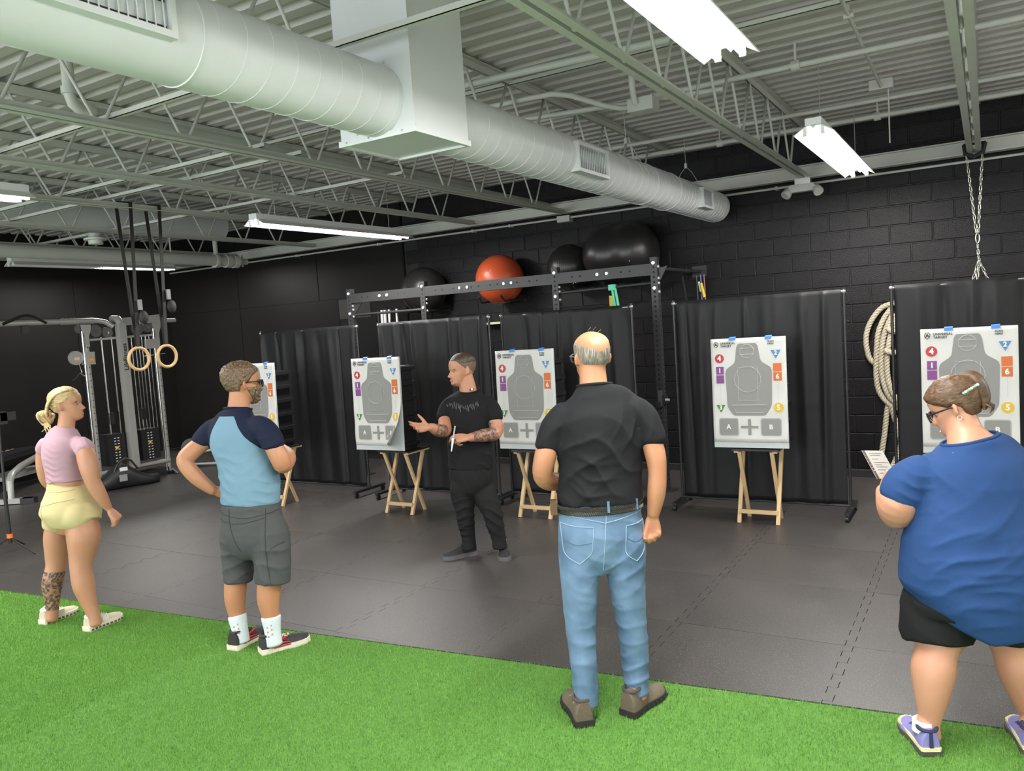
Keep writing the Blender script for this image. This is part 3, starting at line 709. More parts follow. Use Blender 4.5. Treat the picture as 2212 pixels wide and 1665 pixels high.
MB().cyl((cmx + .065, -3.12, 1.76), (cmx + .09, -3.12, 1.76), .025, n=12).build('adjust_knob', M_orangepin, ca, True)
MB().cyl((cmx - .01, -3.31, 1.8), (cmx + .03, -3.31, 1.8), .095, n=28).build('swivel_pulley', M_silver, ca, True); MB().box((cmx + .0305, -3.34, 1.77), (cmx + .032, -3.27, 1.81)).build('warning_label', mat('label_orange', (.85, .5, .3), .5), ca)
MB().cyl((cmx, -3.26, 1.71), (cmx, -3.24, 1.6), .006, n=6).build('cable_end', M_chrome, ca); MB().tube([(cmx, -3.26, 1.6), (cmx, -3.24, 1.57), (cmx, -3.14, 1.51)], .011, 8).build('handle_arm', M_chrome, ca, True); MB().tube([(cmx, -3.26, 1.6), (cmx, -3.34, 1.52), (cmx, -3.38, 1.5)], .011, 8).build('handle_arm', M_mblack, ca, True)
MB().tube([(cmx, -2.3, 1.75), (cmx, -1.95, 1.77)], .012, 8).build('cross_pin', M_chrome, cm, True)
MB().box((cmx - .04, -2.24, 1.86), (cmx + .07, -2.06, 2.0)).build('pulley_carriage', M_silver, cm)
v_ = thing('pull_bar_attachment', 'black v shaped grip lying over the overhead bar', 'attachment', (cmx, -4.0, 2.32))
MB().tube([(cmx + .03, -4.2, 2.28), (cmx + .03, -3.98, 2.37), (cmx + .03, -3.9, 2.385), (cmx + .03, -3.82, 2.37), (cmx + .03, -3.66, 2.28)], .019, 8).build('grip', M_mblack, v_, True); MB().box((cmx - .01, -3.97, 2.16), (cmx + .03, -3.89, 2.26)).build('strap', M_mblack, v_)
# gym bag on the floor
bg = thing('gym_bag', 'long black gear bag lying on the floor before the cable machine', 'bag', (-7.2, -3.0, 0))
def bagmesh():
    m = MB(); n = 26; seg = 20; vs = []
    A = Vector((-7.33, -3.4, 0)); B = Vector((-7.1, -2.6, 0)); d = (B - A); sd = Vector((-d.y, d.x, 0)).normalized()
    for i in range(n + 1):
        t = i / n; h = .12 + .22 * math.exp(-((t - .42) / .26) ** 2); w = .14 * (1 - abs(2 * t - 1) ** 4 * .6)
        for k in range(seg):
            a = 2 * PI * k / seg; c = math.cos(a); s = math.sin(a)
            p = A + d * t + sd * (w * math.copysign(abs(c) ** .8, c)) + Vector((0, 0, max(.004, h / 2 + h / 2 * math.copysign(abs(s) ** .9, s)))); vs.append(p)
    fs = [(i * seg + k, i * seg + (k + 1) % seg, (i + 1) * seg + (k + 1) % seg, (i + 1) * seg + k) for i in range(n) for k in range(seg)]
    fs += [tuple(range(seg - 1, -1, -1)), tuple(n * seg + k for k in range(seg))]
    return m.add(vs, fs)
bagmesh().build('bag_body', mat('bag_nylon', (.014, .014, .015), .5, bump=.3, bscale=40), bg, True)
MB().tube([(-7.18, -3.2, .24), (-7.15, -3.14, .36), (-7.13, -3.05, .41), (-7.12, -2.97, .36), (-7.1, -2.9, .24)], .014, 8).build('carry_handle', M_mblack, bg, True)
MB().obox((-7.11, -3.1, .27), .1, .004, .05, (.28, .96, 0), (.96, -.28, 0), (0, 0, 1)).build('white_tag', mat('number_white'), bg); MB().obox((-7.07, -3.14, .16), .1, .004, .09, (.28, .96, 0), (.96, -.28, 0), (0, 0, 1)).build('grey_emblem', mat('emblem_grey', (.25, .25, .25), .6), bg)
# bench at the left edge
bn = thing('weight_bench', 'silver framed flat bench at the left edge of the picture', 'bench', (-8.1, -4.1, 0))
MB().tube([(-7.85, -4.2, .04), (-7.87, -4.18, .28), (-7.95, -4.1, .36), (-8.3, -3.8, .4), (-9.2, -3.0, .42)], .045, 14).build('frame_tube', M_silver, bn, True)
MB().bar((-8.25, -4.5, .04), (-7.6, -4.05, .04), .09, .06).build('foot_bar', M_silver, bn); MB().bar((-7.72, -4.13, .035), (-7.58, -4.03, .035), .1, .07).build('foot_cap', M_mblack, bn)
MB().bar((-8.35, -4.45, .5), (-9.3, -3.1, .5), .3, .07).build('seat_pad', M_mblack, bn); MB().bar((-8.9, -3.9, .2), (-9.4, -2.9, .2), .4, .05).build('lower_rail', M_silver, bn)
ld = thing('tray_shelf', 'low black shelf with a few lit trinkets behind the bench', 'shelf', (-9.5, -3.3, 0))
MB().box((-9.85, -4.6, .42), (-9.4, -2.5, .46)).build('shelf_board', M_mblack, ld)
for yy in (-4.5, -2.6): MB().box((-9.82, yy - .02, 0), (-9.45, yy + .02, .42)).build('shelf_side', M_mblack, ld)
pk = thing('small_box', 'small pale box on the low shelf behind the bench', 'box', (-9.5, -3.85, .46)); MB().box((-9.6, -3.95, .46), (-9.46, -3.78, .55)).build('carton', mat('carton_pale', (.6, .5, .35), .6), pk); MB().box((-9.461, -3.9, .5), (-9.458, -3.84, .53)).build('label', M_zinc, pk)
for i in range(5):
    o = MB().ball((-9.5 + .03 * (i % 2), -3.62 + .085 * i, .495), .035, 12, 8, (1, 1.2, .8)).build('trinket', mat('trinket_copper', (.6, .33, .2), .3, metal=.6), loc=(-9.5, -3.62 + .085 * i, .46), smooth=True); tag(o, ('leftmost', 'second from left', 'middle', 'second from right', 'rightmost')[i] + ' shiny copper coloured trinket in the row on the low shelf', 'trinket', 'trinkets on the low shelf')
# plate loaded machine parts seen behind the man in shorts
ff = thing('floor_frame', 'white bent tube frame with a weight plate beside the machine', 'gym frame', (-7.6, -1.5, 0))
MB().tube([(-7.75, -1.75, .06), (-7.2, -1.35, .03), (-6.4, -.95, .03), (-6.35, -1.0, .28), (-6.9, -1.25, .3), (-7.6, -1.6, .22), (-7.78, -1.72, .12), (-7.75, -1.75, .06)], .018, 8).build('tube_frame', mat('frame_white', (.55, .55, .53), .35, metal=.3), ff, True)
MB().cyl((-7.68, -1.6, .3), (-7.63, -1.64, .3), .14, n=28).build('weight_plate', mat('pulley_grey'), ff, True); MB().cyl((-7.8, -1.5, .3), (-7.5, -1.74, .3), .03, n=12).build('sleeve', M_chrome, ff, True)
# wooden gymnastic rings on black straps
M_ringwood = mat('ring_wood', (.52, .34, .16), .45, var=.2, vscale=12)
M_strap = mat('strap_black', (.016, .015, .015), .7)
for (y, zr, yb2, zb, lab) in ((-4.7, 1.77, -4.66, 2.29, 'left'), (-4.39, 1.775, -4.335, 2.39, 'right')):
    t = thing('gymnastic_ring', lab + ' wooden gymnastic ring hanging on a long black strap', 'ring', (-4.17, y, zr), 'gymnastic rings')
    MB().tube([(-4.17, y + .107 * math.cos(a), zr + .107 * math.sin(a)) for a in np.linspace(0, 2 * PI, 49)[:-1]], .0155, 14, closed=True).build('ring', M_ringwood, t, True, ang=0)
    for (ya, xs) in ((y - .055, -.035), (y + .045, .045)):
        m = MB(); m.bar((-4.17 + xs, ya, ZB + .06), (-4.17 + .2 * xs, y, zr + .11), .004, .036, up=(0, 1, 0)); m.build('strap', M_strap, t)
    MB().box((-4.21, y - .075, ZB + .053), (-4.12, y + .06, ZB + .058)).build('strap_loop', M_strap, t)
    b = MB().box((-4.14, yb2 - .02, zb - .05), (-4.12, yb2 + .02, zb + .05)).build('buckle', M_rail, t)
    MB().ball((-4.15, yb2 + .04, zb - .12), .05, 14, 10, (.7, 1, 1.35)).build('strap_bundle', M_strap, t, True)
# climbing rope coiled on the wall
M_rope = mat('rope_hemp', (.50, .44, .33), .8, var=.15, vscale=30, bump=.3, bscale=120)
rp = thing('climbing_rope', 'thick pale rope hung in loops on the wall between the right curtains', 'rope', (1.95, -.08, .2))
def rope(pts, r=.029, name='rope_strand'):
    P = [Vector(p) for p in pts]; out = []
    for i in range(len(P) - 1):
        p0, p1, p2, p3 = P[max(i - 1, 0)], P[i], P[i + 1], P[min(i + 2, len(P) - 1)]
        for k in range(14):
            t = k / 14; out.append(.5 * ((2 * p1) + (p2 - p0) * t + (2 * p0 - 5 * p1 + 4 * p2 - p3) * t * t + (3 * p1 - p0 - 3 * p2 + p3) * t ** 3))
    out.append(P[-1]); m = MB(); s = [0]
    for a, b in zip(out, out[1:]): s.append(s[-1] + (b - a).length)
    # resample finely for the three-lay twist
    n = int(s[-1] / .008) + 2; arr = np.array([tuple(q) for q in out]); ss = np.linspace(0, s[-1], n); cc = np.c_[[np.interp(ss, s, arr[:, j]) for j in range(3)]].T
    d = np.gradient(cc, axis=0); d /= np.linalg.norm(d, axis=1)[:, None]
    ref = np.array((0, 1.0, 0)); X = np.cross(d, ref); X /= np.linalg.norm(X, axis=1)[:, None] + 1e-9; Y = np.cross(d, X)
    for k in range(3):
        a = ss / .105 * 2 * np.pi + k * 2 * np.pi / 3
        q = cc + X * (np.cos(a) * r * .48)[:, None] + Y * (np.sin(a) * r * .48)[:, None]
        m.tube([tuple(v) for v in q], r * .56, 7)
    return m.build(name, M_rope, rp, True)
rope([(2.06, -.06, 1.82), (1.93, -.07, 1.77), (1.82, -.08, 1.62), (1.775, -.09, 1.45), (1.80, -.09, 1.25), (1.88, -.09, 1.16)])
rope([(2.03, -.09, 1.76), (1.96, -.1, 1.66), (1.90, -.12, 1.5), (1.875, -.12, 1.25), (1.87, -.12, 1.02), (1.90, -.12, .86), (1.99, -.12, .74), (2.1, -.1, .68)])
rope([(2.05, -.12, 1.7), (1.97, -.14, 1.52), (1.93, -.15, 1.3), (1.93, -.15, 1.05), (1.98, -.15, .85), (2.08, -.13, .72)])
rope([(2.1, -.1, 1.74), (2.03, -.15, 1.5), (1.99, -.17, 1.3), (1.985, -.17, 1.05), (2.03, -.17, .86), (2.12, -.15, .72)])
rope([(2.0, -.16, 1.56), (2.06, -.2, 1.52), (2.14, -.18, 1.56)]); rope([(1.97, -.19, 1.32), (2.05, -.22, 1.3), (2.13, -.2, 1.31)])
rope([(1.98, -.1, .76), (1.955, -.09, .62), (1.93, -.08, .42), (1.895, -.08, .2), (1.885, -.1, .06)]); rope([(2.0, -.12, .74), (2.03, -.1, .6), (2.07, -.1, .45), (2.09, -.12, .3), (2.03, -.14, .12), (2.0, -.16, .06)])
MB().cyl((2.1, -.014, 1.8), (2.1, -.24, 1.82), .02, n=10).build('wall_peg', M_blackmetal, rp, True)
# galvanized chain slung from a joist
ch = thing('hanging_chain', 'bright galvanized chain slung from the right joist', 'chain', (2.83, -.5, 2.0))
M_galv = mat('chain_zinc', (.72, .70, .58), .28, metal=.9)
def link(c, d, roll, L=.03, w=.0105, r=.0042):
    d = Vector(d).normalized(); X, Y, _ = frame(d); S = X * math.cos(roll) + Y * math.sin(roll); pts = []
    for q in range(12):
        a = 2 * PI * q / 12; pts.append(Vector(c) + S * w * math.cos(a) + d * (w * math.sin(a) + math.copysign(L / 2 - w * .0, math.sin(a)) * .75))
    return MB().tube(pts, r, 6, closed=True)
def chain(a, b, name='link'):
    a = Vector(a); b = Vector(b); n = int((b - a).length / .043)
    for i in range(n): link(a + (b - a) * ((i + .5) / n), b - a, (i % 2) * PI / 2 + .5, .036).build(name, M_galv, ch, True, ang=0)
chain((2.765, -.5, 3.2), (2.835, -.5, 2.44)); chain((2.90, -.5, 3.2), (2.85, -.5, 2.44)); chain((2.843, -.5, 2.34), (2.85, -.52, 2.18)); chain((2.85, -.5, 2.18), (2.79, -.5, 1.97)); chain((2.86, -.5, 2.2), (2.83, -.52, 1.97)); chain((2.86, -.5, 2.16), (2.93, -.5, 1.97))
MB().tube([(2.843 + .016 * math.cos(a), -.5, 2.39 + .045 * math.sin(a)) for a in np.linspace(0, 2 * PI, 21)[:-1]], .005, 6, closed=True).build('carabiner', M_galv, ch, True)
MB().tube([(2.75, -.5, 3.29), (2.76, -.5, 3.2), (2.83, -.5, 3.165), (2.90, -.5, 3.2), (2.92, -.5, 3.29)], .022, 8).build('rubber_sleeve', M_strap, ch, True)
MB().cyl((2.74, -.5, 3.29), (2.93, -.5, 3.29), .012, n=8).build('joist_pin', M_strap, ch)
# phone tripod at the far left
tr = thing('phone_tripod', 'thin black tripod with orange collar at the left edge', 'tripod', (-5.14, -5.58, 0))
MB().cyl((-5.14, -5.58, .1), (-5.14, -5.58, .55), .017, n=12).build('lower_tube', M_mblack, tr, True); MB().cyl((-5.14, -5.58, .55), (-5.14, -5.57, .95), .013, n=12).build('middle_tube', M_mblack, tr, True); MB().cyl((-5.14, -5.57, .95), (-5.14, -5.56, 1.27), .009, n=12).build('upper_tube', M_mblack, tr, True)
MB().cyl((-5.14, -5.58, .15), (-5.14, -5.58, .19), .026, n=16).build('orange_collar', mat('collar_orange', (.85, .16, .03), .45), tr, True); MB().cyl((-5.14, -5.58, .53), (-5.14, -5.58, .6), .022, n=12).build('clamp', M_mblack, tr, True)
for a in (.2, 2.3, 4.4): MB().bar((-5.14, -5.58, .15), (-5.14 + .3 * math.cos(a), -5.58 + .3 * math.sin(a), .01), .014, .01).build('leg', M_mblack, tr)
MB().box((-5.2, -5.6, 1.24), (-5.1, -5.5, 1.36)).build('phone_clamp', M_mblack, tr); MB().box((-5.13, -5.56, 1.27), (-5.1, -5.42, 1.35)).build('phone', M_ballblk, tr)

# ---------------------------------------------------------------- target posters on boards, standing on folding tables
M_pine = mat('pine', (.58, .40, .21), .5, var=.2, vscale=9, stretch=(1, 1, .15), bump=.05, bscale=40)
M_paper = mat('poster_paper', (.60, .595, .575), .45, var=.03, vscale=4, bump=.25, bscale=7)
M_foam = mat('foam_board', (.50, .53, .53), .6)
M_sil = mat('print_grey', (.235, .235, .225), .5); M_sil2 = mat('print_grey_edge', (.36, .36, .35), .5)
M_line = mat('print_pale_line', (.52, .52, .51), .5); M_pr = mat('print_red', (.46, .025, .035), .5); M_pp = mat('print_purple', (.20, .045, .22), .5)
M_po = mat('print_orange', (.58, .13, .02), .5); M_pb = mat('print_blue', (.07, .22, .46), .5); M_pg = mat('print_green', (.06, .20, .045), .5)
M_py = mat('print_yellow', (.66, .43, .03), .5); M_pw = mat('print_white', (.72, .72, .70), .5); M_pk = mat('print_black', (.03, .03, .03), .5)
M_tape = mat('painters_tape', (.06, .22, .70), .5)
M_bin = mat('bin_black_plastic', (.012, .012, .013), .38)
def table(cx, cy, label, zt=.655):
    t = thing('folding_table', label, 'table', (cx, cy, 0), 'small wooden folding tables')
    for sx in (-1, 1):
        x = cx + sx * .165; xi = cx + sx * .138
        MB().bar((x, cy - .125, 0), (x, cy + .13, zt - .02), .026, .032, up=(1, 0, 0)).build('leg', M_pine, t)
        MB().bar((xi, cy + .125, 0), (xi, cy - .13, zt - .02), .022, .032, up=(1, 0, 0)).build('leg', M_pine, t)
        MB().box((cx + sx * .165 - .018, cy - .14, zt - .032), (cx + sx * .165 + .018, cy + .22, zt - .012)).build('top_rail', M_pine, t)
    MB().box((cx - .165, cy - .118, .085), (cx + .165, cy - .096, .118)).build('stretcher', M_pine, t)
    MB().box((cx - .2, cy - .16, zt - .012), (cx + .2, cy + .2, zt)).build('table_top', M_bin, t)
    return t
def case(cx, y0, label, z0=.655):
    t = thing('storage_case', label, 'case', (cx, y0 + .15, z0), 'black ribbed cases')
    MB().box((cx - .26, y0, z0), (cx + .26, y0 + .24, z0 + .86)).build('case_body', M_bin, t)
    for k in range(6): MB().box((cx - .27, y0 - .0, z0 + .04 + k * .155), (cx + .285, y0 + .26, z0 + .075 + k * .155)).build('rib', M_bin, t)
    return t
def ngon(cx, cz, r, n=40): return [(cx + r * math.cos(2 * PI * i / n), cz + r * math.sin(2 * PI * i / n)) for i in range(n)]
def rounded(pts, r, n=5):
    out = []; N = len(pts)
    for i in range(N):
        p0, p1, p2 = Vector(pts[i - 1]), Vector(pts[i]), Vector(pts[(i + 1) % N]); a = (p0 - p1); b = (p2 - p1); rr = min(r, a.length / 2.2, b.length / 2.2); a = p1 + a.normalized() * rr; b = p1 + b.normalized() * rr
        for k in range(n + 1):
            t = k / n; q = a * (1 - t) ** 2 + p1 * 2 * t * (1 - t) + b * t * t; out.append((q.x, q.y))
    return out
def target(x0, y, z0, label, tab_label, case_label, tcx, tcy, curl=None, casex=None, tilt=.03):
    W, HB, HP = .635, .95, .90
    top = z0 + HB
    t = thing('target_board', label, 'target', (x0 + W / 2, y, z0), 'numbered target posters')
    def T(u, v, off):              # poster coordinates (fractions, v down) to world
        X = u * W; Z = -v * HP; Y = -off
        if curl:
            # roll the loose lower corner towards the viewer beyond a slanted crease
            cx_, cz_, nx, nz, R = curl
            s = (X - cx_) * nx + (Z - cz_) * nz
            if s > 0:
                k = R * math.sin(min(s / R, 2.6)) - s
                X += nx * k; Z += nz * k; Y -= R * (1 - math.cos(min(s / R, 2.6)))
        yy = y + Y + (Z + HP) * tilt
        return (x0 + X, yy, top + Z)
    MB().hexa([(x0, y + .002, z0), (x0 + W, y + .002, z0), (x0 + W, y + .014, z0), (x0, y + .014, z0), (x0, y + .002 + HP * tilt, top), (x0 + W, y + .002 + HP * tilt, top), (x0 + W, y + .014 + HP * tilt, top), (x0, y + .014 + HP * tilt, top)]).build('backing_board', M_foam, t)
    N = 26
    vs = [T(i / N, j / N, .003 + .0025 * math.sin(j * .9 + i * .21) * (j / N)) for j in range(N + 1) for i in range(N + 1)]
    m = MB(); m.add(vs, [(j * (N + 1) + i, (j + 1) * (N + 1) + i, (j + 1) * (N + 1) + i + 1, j * (N + 1) + i + 1) for j in range(N) for i in range(N)])
    sh = m.build('poster', M_paper, t, True, ang=0); sm = sh.modifiers.new('t', 'SOLIDIFY'); sm.thickness = .0006
    def strip(nm, pts, mt, off):   # filled outline, cut fine enough to follow the sheet
        import bmesh
        bm = bmesh.new(); f = bm.faces.new([bm.verts.new((p[0], p[1], 0)) for p in pts]); bmesh.ops.triangulate(bm, faces=[f])
        if curl:
            for _ in range(3): bmesh.ops.subdivide_edges(bm, edges=[e for e in bm.edges if e.calc_length() > .04], cuts=1)
            bmesh.ops.triangulate(bm, faces=bm.faces)
        bm.verts.ensure_lookup_table(); m = MB(); m.add([T(v.co.x, v.co.y, off) for v in bm.verts], [tuple(v.index for v in f.verts)[::-1] for f in bm.faces]); bm.free()
        return m.build(nm, mt, sh)
    def outline(nm, pts, mt, w=.0018, off=.0085, closed=True):
        P = [T(p[0], p[1], off) for p in pts]
        return MB().tube(P, w, 4, closed=closed).build(nm, mt, sh)
    def glyph(s, u, v, size, mt, off=.009):
        o = T(u, v, off); a = Vector(T(u + .01, v, off)) - Vector(o); b = Vector(T(u, v - .01, off)) - Vector(o)
        return text_mesh(s, size, 'lettering', mt, sh, ORG[sh], a, b, o, ext=.0002, bold=.002 * size / .05)
    asp = W / HP
    sil = [(.375, .052), (.615, .052), (.640, .085), (.668, .225), (.80, .285), (.815, .32), (.80, .65), (.715, .745), (.285, .745), (.205, .66), (.19, .33), (.205, .295), (.325, .235), (.352, .085)]
    strip('silhouette', rounded(sil, .035), M_sil, .0062)
    outline('head_ring', [(.492 + .092 * math.cos(a), .128 + .092 * asp * math.sin(a)) for a in np.linspace(0, 2 * PI, 33)[:-1]], M_line); outline('head_box', [(.40, .10), (.585, .10), (.585, .157), (.40, .157)], M_line)
    outline('chest_ring', [(.49 + .175 * math.cos(a), .395 + .175 * asp * math.sin(a)) for a in np.linspace(0, 2 * PI, 41)[:-1]], M_line); outline('chest_box', [(.362, .282), (.622, .282), (.622, .60), (.362, .60)], M_line); outline('hip_box', [(.27, .643), (.735, .643), (.685, .715), (.325, .715)], M_line)
    strip('red_disc', [(.115 + .062 * math.cos(a), .19 + .062 * asp * math.sin(a)) for a in np.linspace(0, 2 * PI, 33)[:-1]], M_pr, .0065); glyph('4', .115, .19, .062, M_pw)
    strip('purple_block', [(.065, .27), (.17, .27), (.17, .345), (.065, .345)], M_pp, .0065); strip('purple_block', [(.065, .351), (.17, .351), (.17, .43), (.065, .43)], M_pp, .0065); glyph('1', .117, .308, .056, M_pw)
    strip('blue_triangle', [(.805, .125), (.935, .125), (.87, .205)], M_pb, .0065); glyph('2', .87, .152, .05, M_pw)
    strip('orange_block', [(.83, .25), (.94, .25), (.94, .328), (.83, .328)], M_po, .0065); strip('orange_block', [(.83, .334), (.94, .334), (.94, .415), (.83, .415)], M_po, .0065); glyph('6', .885, .375, .056, M_pw)
    strip('green_triangle', [(.05, .64), (.175, .64), (.113, .715)], M_pg, .0065); glyph('3', .113, .667, .05, M_pw)
    strip('yellow_disc', [(.885 + .066 * math.cos(a), .668 + .066 * asp * math.sin(a)) for a in np.linspace(0, 2 * PI, 33)[:-1]], M_py, .0065); glyph('5', .885, .668, .06, M_pw)
    outline('guide_line', [(.118, .44), (.118, .62)], M_line, .0009, closed=False); outline('guide_line', [(.886, .425), (.886, .585)], M_line, .0009, closed=False)
    for (a, b, s) in ((.09, .335, 'A'), (.655, .905, 'B')):
        strip('letter_box_halo', rounded([(a - .012, .768), (b + .012, .768), (b + .012, .938), (a - .012, .938)], .03), M_sil2, .0058)
        strip('letter_box', rounded([(a, .776), (b, .776), (b, .93), (a, .93)], .025), M_sil, .0066); glyph(s, (a + b) / 2, .853, .055, M_pw)
    strip('cross_mark', [(.38, .842), (.61, .842), (.61, .866), (.38, .866)], M_sil, .0066); strip('cross_mark', [(.475, .776), (.515, .776), (.515, .932), (.475, .932)], M_sil, .0068)
    # printed head: crest, name, scan note (code square left out)
    outline('crest', [(.045, .05), (.06, .032), (.085, .03), (.105, .045), (.1, .068), (.075, .085), (.05, .07)], M_pk, .0022)
    glyph('A', .075, .056, .036, M_pk); 
    o = T(.135, .05, .009); a = Vector((1, 0, 0)); b = Vector(T(.135, .04, .009)) - Vector(o)
    for s_, v_, z_ in (('UNIVERSAL', .047, .026), ('TARGET', .073, .026)): text_mesh(s_, z_, 'lettering', M_pk, sh, ORG[sh], a, b, T(.135, v_, .009), ext=.0002, align='LEFT', bold=.0006)
    for s_, v_ in (('SCAN', .042), ('HERE!', .064)): text_mesh(s_, .02, 'lettering', M_pk, sh, ORG[sh], a, b, T(.77, v_, .009), ext=.0002, align='LEFT', bold=.0005)
    for u in (.3, .8 if x0 < .5 else .78):
        w = .045; e = .012
        m = MB(); p = [T(u - w, -.004, .006), T(u + w, -.006, .006), T(u + w, .018, .0065), T(u - w, .022, .0065)]
        q = [(a[0], a[1] + .03, a[2] + .008) for a in (p[0], p[1])]
        m.add(p + q, [(0, 3, 2, 1), (4, 0, 1, 5)]); m.build('tape', M_tape, t)
    table(tcx, tcy, tab_label)
    case(casex if casex is not None else x0 + W / 2, y + .045 + .0, case_label)
    return t
target(-4.52, -3.3, .665, 'leftmost target poster half hidden behind the man in shorts', 'leftmost wooden folding table beside the man in shorts', 'black ribbed case behind the leftmost target poster', -4.08, -3.17)
target(-2.79, -3.25, .665, 'target poster with a loose curled corner left of the instructor', 'wooden folding table left of the instructor', 'black ribbed case behind the curled target poster', -2.31, -3.09, curl=(.635, -.36, .88, -.475, .16))
target(-1.19, -2.97, .665, 'target poster between the instructor and the bald man', 'wooden folding table behind the bald man', 'black ribbed case behind the target poster next to the bald man', -.84, -2.86)
target(.825, -2.62, .665, 'fully visible target poster right of the bald man', 'wooden folding table under the fully visible target poster', 'black ribbed case behind the fully visible target poster', 1.18, -2.5)
target(2.47, -2.66, .665, 'rightmost target poster behind the woman in blue', 'wooden folding table hidden behind the woman in blue', 'black ribbed case behind the rightmost target poster', 2.8, -2.54)

# ---------------------------------------------------------------- figure helpers
from mathutils import noise as mnoise
AW = Vector((-math.sin(YAW), math.cos(YAW), 0)); RT = Vector((math.cos(YAW), math.sin(YAW), 0)); UP = Vector((0, 0, 1))
def heading(deg, pitch=0):
    """unit vector: 0 = away from the camera, 90 = to its right, 180 = towards it"""
    a = math.radians(deg); p = math.radians(pitch)
    return (AW * math.cos(a) + RT * math.sin(a)) * math.cos(p) + UP * math.sin(p)
def catmull(rows, n):
    A = np.array(rows, float); out = []
    for i in range(len(A) - 1):
        p0, p1, p2, p3 = A[max(i - 1, 0)], A[i], A[i + 1], A[min(i + 2, len(A) - 1)]
        for k in range(n):
            t = k / n; out.append(.5 * ((2 * p1) + (p2 - p0) * t + (2 * p0 - 5 * p1 + 4 * p2 - p3) * t * t + (3 * p1 - p0 - 3 * p2 + p3) * t ** 3))
    out.append(A[-1]); return np.array(out)
def loft(mb, secs, lat=None, seg=28, sub=4, sq=1.0, grow=0.0, round_ends=True):
    """closed skin through elliptical sections (point, half width, half depth)"""
    lat = Vector(lat) if lat is not None else RT
    R = catmull([(*s[0], s[1] + grow, (s[2] if len(s) > 2 else s[1]) + grow) for s in secs], sub)
    n = len(R); vs = []
    for i in range(n):
        T = Vector(R[min(i + 1, n - 1)][:3] - R[max(i - 1, 0)][:3]).normalized()
        L = lat - T * lat.dot(T)
        if L.length < .2: L = AW - T * AW.dot(T)
        L.normalize(); N = T.cross(L); c = Vector(R[i][:3])
        for k in range(seg):
            a = 2 * PI * k / seg; ca, sa = math.cos(a), math.sin(a)
            if sq != 1: ca = math.copysign(abs(ca) ** sq, ca); sa = math.copysign(abs(sa) ** sq, sa)
            vs.append(c + L * (ca * max(R[i][3], .002)) + N * (sa * max(R[i][4], .002)))
    fs = [(i * seg + k, i * seg + (k + 1) % seg, (i + 1) * seg + (k + 1) % seg, (i + 1) * seg + k) for i in range(n - 1) for k in range(seg)]
    # domed ends
    for e, nb in ((0, 1), (n - 1, n - 2)):
        c = Vector(R[e][:3]); d = (c - Vector(R[nb][:3])).normalized() * (min(R[e][3], R[e][4]) * .5 if round_ends else 0)
        base = len(vs); ring = vs[e * seg:(e + 1) * seg]
        vs += [c + (p - c) * .7 + d * .75 for p in ring]; vs.append(c + d)
        for k in range(seg):
            q = (k + 1) % seg; a, b = e * seg + k, e * seg + q
            f1 = (a, b, base + q, base + k); f2 = (base + k, base + q, base + seg)
            fs += [f1[::-1], f2[::-1]] if e == 0 else [f1, f2]
    mb.add(vs, fs); return mb
def limb(mb, pts, radii, grow=0.0, seg=18, sub=4):
    return loft(mb, [(p, r, r) for p, r in zip(pts, radii)], None, seg, sub, grow=grow)
def voxel(mb, size, smooth=4, factor=.5):
    me = bpy.data.meshes.new('tmp'); me.from_pydata([tuple(v) for v in mb.v], [], mb.f); me.update()
    o = bpy.data.objects.new('tmp', me); COL.objects.link(o)
    m = o.modifiers.new('r', 'REMESH'); m.mode = 'VOXEL'; m.voxel_size = size; m.use_smooth_shade = True
    if smooth:
        s = o.modifiers.new('s', 'SMOOTH'); s.factor = factor; s.iterations = smooth
    dg = bpy.context.evaluated_depsgraph_get(); dg.update()
    r = bpy.data.meshes.new_from_object(o.evaluated_get(dg))
    bpy.data.objects.remove(o); bpy.data.meshes.remove(me)
    return r
def coords(me):
    a = np.empty(len(me.vertices) * 3); me.vertices.foreach_get('co', a); return a.reshape(-1, 3)
def normals(me):
    a = np.empty(len(me.vertices) * 3); me.vertices.foreach_get('normal', a); return a.reshape(-1, 3)
def setco(me, a): me.vertices.foreach_set('co', np.ascontiguousarray(a).reshape(-1)); me.update()
def folds(me, waves, seed=1):
    """cloth folds: each wave = (amplitude, direction, wavelength, sharpness, centre, radius)"""
    c = coords(me); n = normals(me); d = np.zeros(len(c)); r = np.random.default_rng(seed)
    for amp, k, wl, ctr, rad in waves:
        k = np.array(k, float); k /= np.linalg.norm(k)
        ph = c @ k / wl * 2 * np.pi + r.uniform(0, 6)
        o1 = np.cross(k, (0.3, .5, .81)); o1 /= np.linalg.norm(o1)
        ph += 1.3 * np.sin(c @ o1 / (wl * 2.7) * 2 * np.pi + r.uniform(0, 6)) + .8 * np.sin(c @ np.cross(k, o1) / (wl * 3.9) * 2 * np.pi)
        w = (1 - np.abs(np.sin(ph / 2))) ** 1.6 - .35
        mod = .5 + .5 * np.sin(c @ o1 / (wl * 4.1) * 2 * np.pi + r.uniform(0, 6))
        m = amp * w * mod
        if ctr is not None: m *= np.exp(-(np.linalg.norm(c - np.array(ctr), axis=1) / rad) ** 2)
        d += m
    setco(me, c + n * d[:, None])
def finish(me, name, mats, parent, org, attr=None):
    for m in (mats if isinstance(mats, (list, tuple)) else [mats]): me.materials.append(m)
    setco(me, coords(me) - np.array(org))
    if attr:
        for nm, val in attr.items():
            at = me.attributes.new(nm, 'FLOAT', 'POINT'); at.data.foreach_set('value', val.astype(np.float32))
    me.name = name
    return mkobj(name, me, parent, org, True, ang=0)
